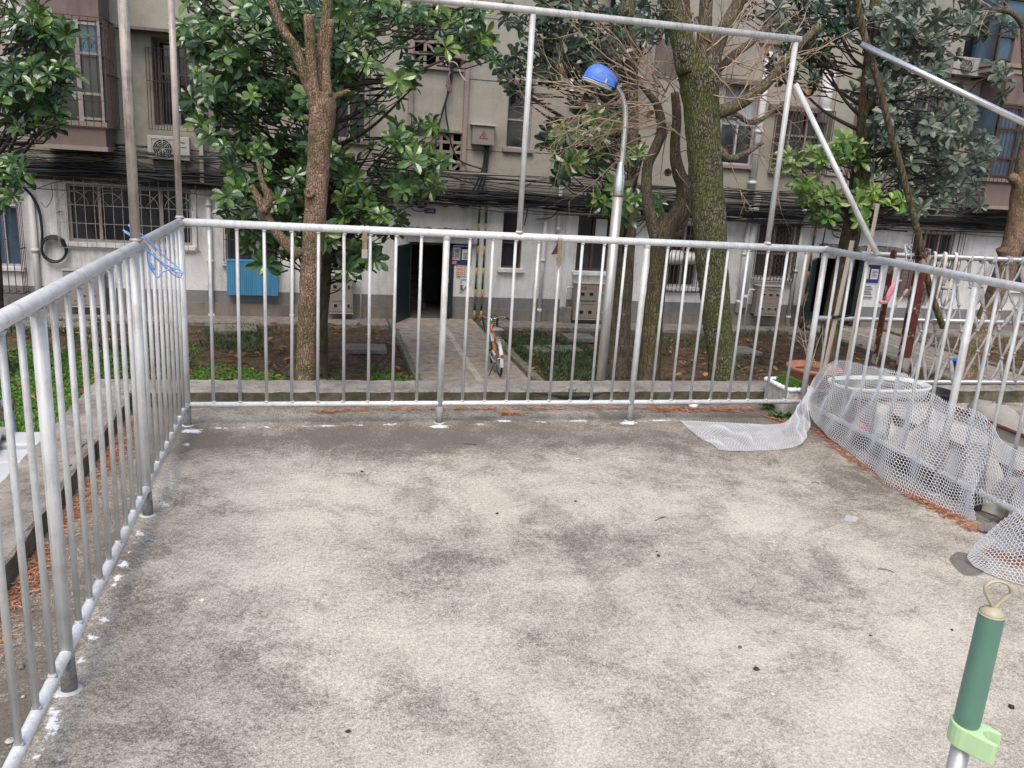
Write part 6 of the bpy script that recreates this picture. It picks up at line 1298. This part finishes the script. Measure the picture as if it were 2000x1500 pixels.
# ---------------------------------------------------------------- mop handle in the foreground
top = od((1938, 1196), 1.02); mx, my = top.x, top.y; zg0 = oy((1880, 1410), my).z; zc1 = oy((1868, 1478), my).z
mp = thing('mop', 'mop standing upright in the foreground, green grip with cream loop and pale green clip', 'mop', (mx, my, 0))
part('grip', 'grip', lambda m_: m_.lathe((mx, my, zg0), [(.0135, -.004), (.0155, .0), (.0158, .02), (.0152, (top.z-zg0)*.6), (.0150, top.z-zg0-.006), (.0146, top.z-zg0-.001)], 28), mp)
part('end_cap', 'cream', lambda m_: m_.lathe((mx, my, top.z-.003), [(.0142, 0), (.0138, .004), (.009, .0085), (.004, .0105), (.001, .011)], 24), mp)
part('cap_ring', 'cream', lambda m_: m_.tube([(mx+math.cos(a)*.0148, my+math.sin(a)*.0148, top.z-.002) for a in np.linspace(0, 6.28, 30)[:-1]], .0011, 6, closed=True), mp)
e1 = Vector((.97, .0, 0)); lc = Vector((mx, my, top.z+.026))
part('hanging_loop', 'cream', lambda m_: m_.tube(spline([(mx, my, top.z+.006), lc+Vector((-.008, .002, -.008)), lc+Vector((-.0145, .004, .004)), lc+Vector((-.010, .004, .0125)), lc+Vector((.001, .001, .0155)), lc+Vector((.012, -.003, .011)), lc+Vector((.0165, -.004, .001)), lc+Vector((.010, -.002, -.008)), (mx+.001, my, top.z+.006)], 6), .0021, 8, flat=1.5), mp)
part('pole', 'lamp_steel', lambda m_: m_.tube([(mx, my, .06), (mx, my, zg0-.003)], .0115, 20), mp)
def clipf(m_):
    h = (zg0-zc1)*.56; dx, dy = Vector((.62, -.78, -.12)), Vector((.78, .62, 0)); rb_ = .0185; pr2 = []
    for a in np.linspace(math.pi*.42, math.pi*1.58, 12): pr2.append((math.cos(a)*rb_, math.sin(a)*rb_))
    pr2 += [(.020, -.0185), (.034, -.0180), (.0375, -.0165), (.0395, -.0140), (.0375, -.0115)]
    for a in np.linspace(-math.pi*.62, -math.pi*1.38, 10): pr2.append((.0315+math.cos(a)*.0115, math.sin(a)*.0112))
    pr2 += [(.0375, .0115), (.0395, .0140), (.0375, .0165), (.034, .0180), (.020, .0185)]
    n = len(pr2); vs = [Vector((mx, my, zg0-.002))+dx*u+dy*v for u, v in pr2]; vs += [p-Vector((0, 0, h)) for p in vs]
    m_.add(vs, [tuple(range(n)), tuple(range(2*n-1, n-1, -1))]+[(i, n+i, n+(i+1) % n, (i+1) % n) for i in range(n)])
part('clip', 'grip_lt', clipf, mp, bevel=.0015)
mb = MB(); mb.lathe((mx, my, .0), [(.02, .1), (.025, .07), (.06, .06), (.065, .05), (.06, .045)], 16); hd2 = mb.build('mop_plate', M['grip'], mp); mb = MB(); r6 = random.Random(2)
for k in range(90):
    a = r6.uniform(0, 6.28); r_ = r6.uniform(.02, .055); q = r6.uniform(.1, .17); mb.tube(spline([(mx+math.cos(a)*r_, my+math.sin(a)*r_, .05), (mx+math.cos(a)*(r_+.03), my+math.sin(a)*(r_+.03), .03), (mx+math.cos(a)*q, my+math.sin(a)*q, .006)], 3), .004, 4)
mb.build('mop_strands', M['paper'], mp)
# ---------------------------------------------------------------- low roof beyond the left kerb
ZR = -.03; ye = oz((30, 852), ZR).y; mb = MB(); n = 140; m2 = 30; xs_, ys_ = np.linspace(-2.6, -.87, m2), np.linspace(-3.2, ye, n); V = []
for x in xs_:
    for y in ys_: V.append((x, y, ZR+.05-.12*(-.87-x)+.02*math.sin(y*2*math.pi/.13)))
o_ = len(V); V += [(p[0], p[1], p[2]-.008) for p in V]
mb.add(V, [(i*n+j, (i+1)*n+j, (i+1)*n+j+1, i*n+j+1) for i in range(m2-1) for j in range(n-1)]+[(o_+i*n+j, o_+i*n+j+1, o_+(i+1)*n+j+1, o_+(i+1)*n+j) for i in range(m2-1) for j in range(n-1)]+[((m2-1)*n+j, o_+(m2-1)*n+j, o_+(m2-1)*n+j+1, (m2-1)*n+j+1) for j in range(n-1)]+[(i*n+n-1, (i+1)*n+n-1, o_+(i+1)*n+n-1, o_+i*n+n-1) for i in range(m2-1)], smooth=True)
sh = thing('lean_to_shed', 'low lean-to with grey corrugated roof and white tiled gutter edge below the left railing', 'shed', (-1.7, -1, GZ)); mb.build('roof', M['roofsheet'], sh)
mb = MB(); y = -3.2
while y < ye+.04: q = random.uniform(0, .035); mb.box(-.93, -.66, y, y+.2, ZR-.055+q, ZR-.012+q); y += .212
mb.build('white_tiles', M['whitewash'], sh, bevel=.012); mb = MB(); mb.box(-2.5, -.68, -3.2, ye-.05, GZ, ZR-.35); mb.box(-1.06, -.66, -3.2, ye-.05, ZR-.351, ZR-.06); mb.build('wall', M['wall_white'], sh)
p = oy((14, 785), 1.6); mb = MB(); mb.tube([(p.x+.08, 1.6, GZ), (p.x, 1.6, p.z)], .034, 14); mb.tube([(p.x, 1.6, p.z-.06), (p.x-.002, 1.6, p.z+.015)], .04, 14); one('vent_pipe', mb, M['blue_lamp'] if False else simple('grey blue pvc', (.15, .175, .21), .45, 0, .12), 'grey blue pipe standing in the garden at the left edge, seen through the railing', 'pipe')
# blue tub in the garden
c = gpt((1905, 738)); mb = MB(); mb.lathe(Vector((c.x, c.y+.25, GZ)), [(.22, 0), (.27, .3), (.3, .31), (.3, .335), (.265, .335), (.2, .05), (.001, .04)], 24, sx=1.4, sy=.8, p=3); one('blue_tub', mb, M['bluebin'], 'bright blue plastic tub in the garden behind the knotted net', 'tub')
# ================================================================== SMALL STUFF
def stuff(name, mb, mat, label, cat): return one(name, mb, mat, label, cat, kind='stuff')
rg = random.Random(99); mb = MB()
def needles(path, wd, n, z=.003):
    P = [oz(p, 0) for p in path]; seg = [(P[i+1]-P[i]).length for i in range(len(P)-1)]; T = sum(seg)
    for _ in range(n):
        t = rg.random()*T; i = 0
        while t > seg[i] and i < len(seg)-1: t -= seg[i]; i += 1
        d = (P[i+1]-P[i]).normalized(); q = P[i]+d*t+Vector((-d.y, d.x, 0))*rg.gauss(0, wd)
        if .335 < q.y or q.x < -.338: continue
        if rg.random() > .25+.9*abs(math.sin(q.x*7.3+q.y*5.1)): continue
        a = rg.uniform(0, 6.28); l = rg.uniform(.012, .04); w_ = rg.uniform(.0012, .003); dd = Vector((math.cos(a)*l/2, math.sin(a)*l/2, 0)); s = Vector((-math.sin(a)*w_, math.cos(a)*w_, 0)); h = z+rg.uniform(0, .012); mb.t = rg.random()
        mb.add([q-dd-s+Vector((0,0,h)), q+dd-s*.4+Vector((0,0,h+rg.uniform(-.002,.004))), q+dd+s*.4+Vector((0,0,h+.001)), q-dd+s+Vector((0,0,h+.001))], [(0, 1, 2, 3)])
needles([(262, 815), (222, 880), (180, 945), (130, 1015), (70, 1110), (0, 1215), (-80, 1340)], .035, 3600); needles([(262, 815), (262, 850), (220, 900)], .06, 350)
needles([(600, 805), (800, 800), (1000, 800), (1200, 799), (1380, 800), (1540, 802)], .02, 1500); needles([(975, 810), (1035, 808)], .02, 260); needles([(620, 808), (650, 805)], .018, 120); needles([(1270, 802), (1440, 802)], .03, 900); needles([(1500, 812), (1545, 830)], .03, 400)
needles([(1592, 838), (1640, 880), (1700, 922), (1780, 965), (1850, 1005), (1915, 1042)], .022, 1300); needles([(1780, 965), (1860, 1012), (1910, 1038)], .03, 800); needles([(1930, 1075), (2000, 1110)], .03, 500)
stuff('dry_needles', mb, M['needle'], 'orange dry conifer needles drifted along the foot of the kerb and railing', 'needles')
# fallen leaves in the garden
mb = MB(); rg = random.Random(5)
for _ in range(7000):
    x, y = rg.uniform(-8, 20), rg.uniform(8.5, 15.3)
    if (PX0 < x < PX1 or QX0 < x < QX1) and rg.random() > .05: continue
    if fbm(np.array([x*.6]), np.array([y*.6]), 61)[0] < rg.uniform(.3, .6): continue
    a = rg.uniform(0, 6.28); L = rg.choice([.05, .07, .09, .13, .18]); d = Vector((math.cos(a), math.sin(a), rg.uniform(-.1, .35))).normalized(); leaf_geo(mb, Vector((x, y, GZ+rg.uniform(.04, .07))), d, Vector((rg.gauss(0, .3), rg.gauss(0, .3), 1)), L, L*.5, rg.uniform(-.2, .3), rg.random()**1.6)
for px, py, t in [(1020,750,.95), (560,700,.95), (735,600,.8)]: p = oz((px, min(py, 748)), GZ+.05); leaf_geo(mb, p, Vector((1, .2, .1)), Vector((0, -.3, 1)), .22, .12, .1, t)
stuff('fallen_leaves', mb, M['deadleaf'], 'brown and yellow fallen leaves scattered over the garden soil', 'leaves')
def cover(name, mat, zones, h, w_, label, cat, dens, t0=.5, lie=.6, seed=3):
    mb = MB(); r = random.Random(seed)
    for cx, cy, rx, ry, n in zones:
        for _ in range(int(n*dens)):
            while True:
                u, v = r.uniform(-1, 1), r.uniform(-1, 1)
                if u*u+v*v < 1: break
            p = oz((cx+u*rx, cy+v*ry), GZ+.02)
            if p.y > 15.2 or PX0-.12 < p.x < PX1+.2 or p.y < 3: continue
            q = fbm(np.array([p.x*1.3]), np.array([p.y*1.3]), 81)[0]
            if q < r.uniform(.38, .60): continue
            tuft(mb, p, r.randint(3, 6), h, .04, w_, r, t0, lie)
    return stuff(name, mb, M[mat], label, cat)
cover('ground_cover', 'clover', [(60,735,130,60,1500), (60,810,130,60,1500), (240,720,110,45,1100), (430,735,70,22,520), (520,738,60,12,300), (690,742,120,12,500), (120,690,100,22,420), (330,690,60,25,300)], .07, .035, 'bright green low ground cover at the near left of the garden', 'ground cover', .72, .58, 1.0)
cover('grass', 'grass', [(1080,710,90,45,1500), (1040,665,60,14,260), (1160,740,60,14,300), (470,665,90,25,700), (100,640,130,20,380), (250,670,120,18,420), (700,730,60,14,220), (1330,672,90,16,260), (1510,650,60,12,160), (860,652,30,5,40)], .16, .014, 'dark green grass tufts growing in the garden', 'grass', 1.2, .4, .7, 8)
# weeds by the corner and the kerb
def weed(px, py, z, n, L, lab):
    c = oz((px, py), z); mb = MB(); r = random.Random(int(px))
    for _ in range(n): p = c+Vector((r.gauss(0, .045), r.gauss(0, .02), 0)); d = Vector((r.gauss(0, .7), r.gauss(-.3, .5), r.uniform(.2, 1))); leaf_geo(mb, p, d, Vector((0, 0, 1)), L*r.uniform(.6, 1.3), L*.6, .3, r.uniform(.2, .9)); mb.tube([p+Vector((0, 0, -.01)), p+d.normalized()*.01], .001, 3)
    one('weed', mb, M['weed'], lab, 'weed', 'weeds growing by the kerb')
weed(1505, 792, .03, 55, .05, 'leafy weed growing under the railing, left of the foam box'); weed(1535, 815, .01, 60, .045, 'low spreading weed at the foot of the foam box'); weed(1342, 775, .05, 16, .035, 'small weed sprouting from the kerb wall right of the cracked stretch'); weed(1120, 764, .11, 12, .03, 'tiny weed in the crack on top of the kerb'); weed(158, 882, .09, 10, .02, 'tiny weed in the crack of the left kerb')
mb = MB(); c = oz((1353, 797), .0); mb.lathe(c, [(.02, 0), (.027, .012), (.024, .028), (.012, .036), (.001, .037)], 9, sx=1.2)
for i, p in enumerate(mb.v): mb.v[i] = (p[0]+random.gauss(0, .003), p[1]+random.gauss(0, .003), max(.0, p[2]+random.gauss(0, .003)))
one('foam_lump', mb, M['foam_w'], 'small white foam lump on the floor behind the front bottom rail', 'foam lump')
# pebbles, twigs and scraps on the terrace floor
rp = random.Random(14)
for px, py, s, mt, lab in [(42,1305,.012,'slab','round grey pebble outside the left railing'), (20,1450,.012,'foam','pale pebble by the bottom left rail'), (45,1362,.006,'foam','tiny white chip outside the left railing'), (1286,1087,.009,'soil','dark pebble in the middle right of the floor'), (1283,1078,.005,'soil','tiny dark chip beside the dark pebble'), (707,922,.007,'soil','dark crumb left of centre far back'), (971,1004,.007,'soil','dark crumb on the pale floor patch'),
                      (1477,1308,.010,'soil','brown crumb in the right foreground'), (1508,1357,.008,'foam','pale chip in the right foreground'), (1445,1265,.007,'soil_red','reddish crumb right of centre'), (1975,1383,.011,'black','black crumb at the right edge behind the mop'), (1859,1231,.006,'soil','dark chip left of the mop loop'), (1700,1242,.005,'soil','tiny chip near the mop'), (1124,980,.006,'soil','small dark chip in the centre back'), (680,1430,.007,'soil','small chip in the left foreground'), (686,1207,.007,'foam','pale chip left of centre')]:
    c = oz((px, py), 0); mb = MB(); mb.lathe(c, [(s*.6, 0), (s, s*.35), (s*.7, s*.8), (.0005, s)], 7, sx=rp.uniform(.8, 1.5))
    for i, p in enumerate(mb.v): mb.v[i] = (p[0]+rp.gauss(0, s*.12), p[1]+rp.gauss(0, s*.12), max(0, p[2]+rp.gauss(0, s*.1)))
    one('pebble', mb, M[mt], lab, 'pebble', 'pebbles and crumbs on the terrace floor')
for a, b, lab in [((1715,1111),(1746,1118),'thin dry twig near the wet stain'), ((1280,1017),(1300,1009),'short twig on the middle right of the floor'), ((530,1232),(553,1233),'pale splinter in the left foreground'), ((905,867),(930,869),'thin twig at the back of the floor'), ((1585,942),(1600,944),'twig near the netting')]:
    A, B_ = oz(a, .003), oz(b, .003); mb = MB(); mb.tube(spline([A, A.lerp(B_, .5)+Vector((.004, .004, .003)), B_], 4), .0016, 5); one('dry_twig', mb, M['twig_dark'] if 'splinter' not in lab else M['paper'], lab, 'twig', 'dry twigs on the terrace floor')
c = oz((1660, 1013), .004); mb = MB(); hexnet(mb, [(oz((1648, 1016), .004), oz((1652, 1006), .004)), (oz((1660, 1019), .005), oz((1664, 1008), .005)), (oz((1674, 1020), .004), oz((1678, 1010), .004))], .009, .0012, wr=.0005); one('net_scrap', mb, M['net'], 'small scrap of white netting lying alone on the floor', 'netting scrap')
mb = MB(); A = oz((283, 1057), .004); B_ = oz((298, 1057), .004); mb.tube(spline([A, A.lerp(B_, .5)+Vector((0, .008, .004)), B_], 4), .004, 5, flat=.5); one('plastic_scrap', mb, M['hanger'], 'small blue plastic scrap on the floor by the left railing', 'scrap')
